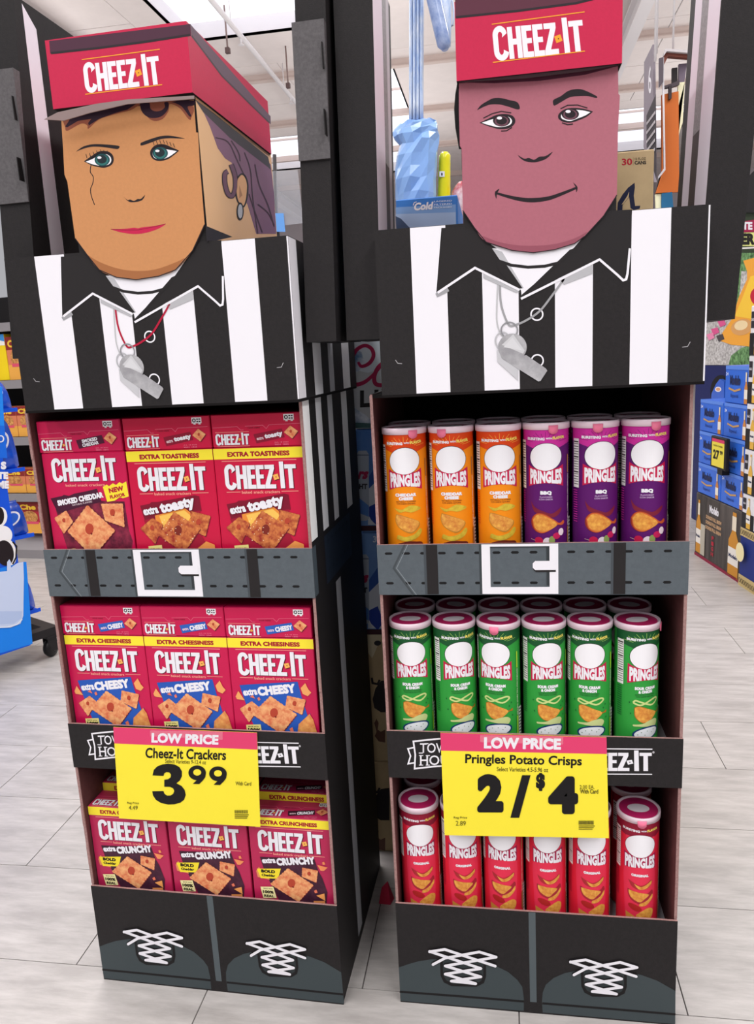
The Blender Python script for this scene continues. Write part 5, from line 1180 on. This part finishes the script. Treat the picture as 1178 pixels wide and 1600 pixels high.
for i in range(3): sbox(uu(8, 560)+i*.16, uu(8, 560)+(i+1)*.16, zs_[0], ph*.93, RB, 'cer', ('orange cereal snack box beside the yellow box on the upper shelf', 'orange cereal snack box second from the yellow box, upper shelf', 'orange cereal snack box third from the yellow box, upper shelf')[i])
for sidx, nm in ((1, 'second'), (2, 'third')):
    h_ = (TG(20, 637)[1]-zs_[1]) if sidx == 1 else (TG(20, 735)[1]-zs_[2])
    for i in range(5): sbox(uu(0, 660)-.20+i*.16, uu(0, 660)-.20+(i+1)*.16, zs_[sidx], h_, RB, 'cer', 'orange cereal snack box on the %s shelf, %s' % (nm, ('leftmost', 'second from left', 'third from left', 'fourth from left', 'rightmost')[i]))
for i in range(3): sbox(.0+i*.19, (i+1)*.19, .161, min(.27, zs_[2]-.05-.175), mat('#B2283A', .45, 'dark_red_carton'), 'cer', 'dark red snack box on the bottom deck, %s' % ('nearest the blue stand', 'second from the blue stand', 'third from the blue stand')[i])

# ------------------------------------------------------------------ blue cookie stand on a dolly
p1 = T_top(WORLD, .10)(48, 1008); p0 = T_top(WORLD, .10)(0, 1024)
a_ = atan2(p1[1]-p0[1], p1[0]-p0[0]); OF = (p1[0], p1[1], a_); TOo = T_front(OF, 0); PO = P_front(0)
R = root('cookie_stand', 'blue cardboard cookie stand with milk glass picture on a wheeled dolly', 'display stand', (OF[0], OF[1], 0), OF[2])
zT = TOo(3, 600)[1]; BB = mat('#1453D6', .4, 'royal_blue_cardboard')
m = MB(); m.box(-.62, 0, 0, .02, .10, zT, BB); m.box(-.62, -.60, .02, .30, .10, zT, BB); m.box(-.12, -.10, .02, .30, .10, zT, BB); m.build('front_panel', R)
zo_ = zoomed(TOo, 0, 500, 5.333)
k = Ink(zo_, start=1, eps=.0003); k.poly([(-60, 530), (18, 560), (50, 1150), (-60, 1150)], '#1E86EC'); k.poly([(-60, 880), (36, 880), (60, 1150), (-60, 1150)], '#1668DC'); k.build('sky_print', R, PO)
k = Ink(zo_, start=4, eps=.0003); k.text('S', 28, 1212, 46, 66, WHITE, bold=.07); k.text('TE', 22, 1296, 90, 60, WHITE, bold=.07); k.text('ME', 24, 1372, 96, 66, WHITE, bold=.07); k.ell(5, 990, 28, 30, WHITE); k.ell(2, 990, 20, 21, '#2A66D0'); k.build('lettering', R, PO)
zp_ = zoomed(TOo, 0, 780, 5.714)
k = Ink(zp_, start=1, eps=.0003); k.poly([(-80, 640), (200, 560), (235, 560), (290, 1290), (-80, 1400)], '#1A84EE'); k.build('lower_print', R, PO)
k = Ink(zp_, start=4, eps=.0003)
k.ell(5, 155, 58, 85, '#F2EFEE'); k.ell(-5, 150, 40, 78, '#1C1416'); k.ell(20, 320, 88, 85, '#F4F2F4'); k.ell(80, 470, 62, 120, '#F2EFEE', rot=-12); k.ell(40, 480, 80, 115, '#20161A', rot=-10); k.stroke([(110, 380), (145, 420), (140, 520), (110, 580)], 14, '#171013'); k.build('cookie_picture', R, PO)
k = Ink(zp_, start=9, eps=.0003); k.poly([(-60, 655), (60, 640), (60, 560), (80, 535), (95, 560), (95, 610), (150, 570), (205, 560), (210, 700), (205, 1040), (180, 1110), (90, 1145), (-60, 1150)], '#C9D6F2'); k.poly([(-60, 1000), (195, 1000), (190, 1060), (120, 1110), (-60, 1120)], '#B5C7EA'); k.stroke([(-60, 1145), (60, 1140), (150, 1115), (195, 1070)], 10, '#E9F0FC'); k.build('milk_glass_picture', R, PO)
m = MB(); DK_ = mat('#232022', .5, 'black_dolly_plastic')
x1 = .145
m.box(-.60, x1, .03, .08, .10, .135, DK_); m.box(-.60, x1, .42, .47, .10, .135, DK_); m.box(x1-.05, x1, .08, .42, .10, .135, DK_); m.box(-.60, -.55, .08, .42, .10, .135, DK_); m.box(-.1, -.05, .08, .42, .10, .135, DK_)
m.build('dolly_frame', R)
for wx, wy in ((x1-.032, .056), (x1-.03, .40), (-.22, .03), (-.50, .03)):
    m = MB(); v = []
    o = MB(); o.lathe([(.02, -.018), (.036, -.014), (.040, -.006), (.040, .006), (.036, .014), (.02, .018)], mat('#161416', .4, 'rubber_wheel'), 20); o.lathe([(.014, -.020), (.016, .0), (.014, .020)], mat('#B9B7B9', .3, 'steel_hub', metal=.8), 12)
    w_ = o.build('wheel', R); w_.rotation_euler = (radians(90), 0, radians(25)); w_.location = (wx, wy, .041)
    m.box(wx-.02, wx+.02, wy-.024, wy-.019, .03, .10, DK_); m.box(wx-.02, wx+.02, wy+.019, wy+.024, .03, .10, DK_); m.box(wx-.024, wx+.024, wy-.028, wy+.028, .088, .1, DK_); m.build('caster_fork', R)
# blue packs hanging/standing on its right side
PKM = mat('#1550C8', .22, 'glossy_blue_pack', col2='#0E3A9E', scale=10, coat=.6); PKL = mat('#3C8BEA', .25, 'light_blue_pack', coat=.5)
for lv, (ya, yb, xr) in enumerate(((592, 640, 28), (650, 735, 40), (785, 842, 55), (905, 965, 66))):
    base = TOo(30, yb)[1]; top = TOo(30, ya)[1]; xr_ = TOo(xr, yb)[0]
    xl_ = TOo(8+lv*9, yb)[0]
    o = root('tray_shelf' if False else 'pack_shelf', 'thin blue side tray of the cookie stand, %s level' % ('top', 'second', 'third', 'lowest')[lv], 'tray', (OF[0], OF[1], 0), OF[2], 'blue side trays of the cookie stand')
    m = MB(); m.box(-.097, xr_+.01, .026, .30, base-.008, base, BB); m.box(-.097, xr_+.01, .023, .026, base-.008, base+.008, BB); m.build('tray', o)
    for j in range(3):
        r = root('cookie_pack', 'glossy blue cookie pack on the %s side tray, %s' % (('top', 'second', 'third', 'lowest')[lv], ('front', 'middle', 'rear')[j]), 'pack', (OF[0], OF[1], 0), OF[2], 'glossy blue cookie packs on the side trays')
        yc = .065+j*.085; h = top-base; w_ = (xr_+.01-(-.08))/2; cx = (xr_+.01-.08)/2
        rows = []
        for t in (0, .06, .3, .6, .85, .94, 1.0):
            s = (.85, 1, 1, .95, .82, .7, .72)[(0, .06, .3, .6, .85, .94, 1.0).index(t)]; dd = (.6, 1, 1, .95, .55, .15, .12)[(0, .06, .3, .6, .85, .94, 1.0).index(t)]
            rows.append((cx - .02*t*(1 if j else .5), yc, base+.0015+h*t, w_*s, .036*dd))
        loft(rows, PKM, 'pouch', r, 14); k = Ink(lambda x, y: (cx-w_*.6+x*w_*1.2, base+h*(1-y)), start=2, eps=.0003); k.ell(.5, .45, .4, .2, WHITE, rot=-10); k.ell(.5, .45, .33, .15, '#2A66D0', rot=-10); k.build('pack_print', r, P_front(yc-.037))
# small clear sign holder beyond the left display
Yh = 1.6; TH_ = T_front(WORLD, Yh); zh = zoomed(TH_, 290, 30, 4.324)
R = root('sign_holder', 'thin dark post with blue card seen between left head and dark arm', 'sign holder')
a = zh(600, 915); b = zh(612, 1320); MB().tube([(a[0], Yh, a[1]), (b[0], Yh, b[1]), (b[0]+.01, Yh, 0.02)], .007, '#3A3638', 8).build('post', R)
MB().lathe([(.16, 0), (.16, .012), (.02, .02)], '#2A2628', 24, (b[0]+.01, Yh)).build('foot', R)
MB().prism([zh(*p) for p in ((608, 1316), (668, 1316), (680, 1440), (612, 1440))], P_front(Yh-.012), .004, mat('#6CA4E8', .4, 'blue_card')).build('card', R)
m = MB(); m.prism([zh(*p) for p in ((585, 1030), (760, 1020), (800, 1380), (612, 1400))], P_front(Yh-.005), .004, mat('#E6E8F0', .15, 'clear_acrylic', alpha=.18)); m.build('acrylic_sheet', R)
# red scrap lying in the gap
R = root('paper_scrap', 'small crumpled red scrap on the floor in the gap between displays', 'scrap', T_top(WORLD, 0)(603, 1408) and (*T_top(WORLD, 0)(603, 1408), 0))
m = MB(); m.add([(-.015, -.01, 0), (.012, -.012, 0), (.018, .01, 0), (-.01, .014, 0), (-.008, 0, .035), (.006, .003, .05)], [(0, 1, 5, 4), (1, 2, 5), (2, 3, 4, 5), (3, 0, 4), (0, 3, 2, 1)], '#B0163A'); m.build('crumpled_paper', R)
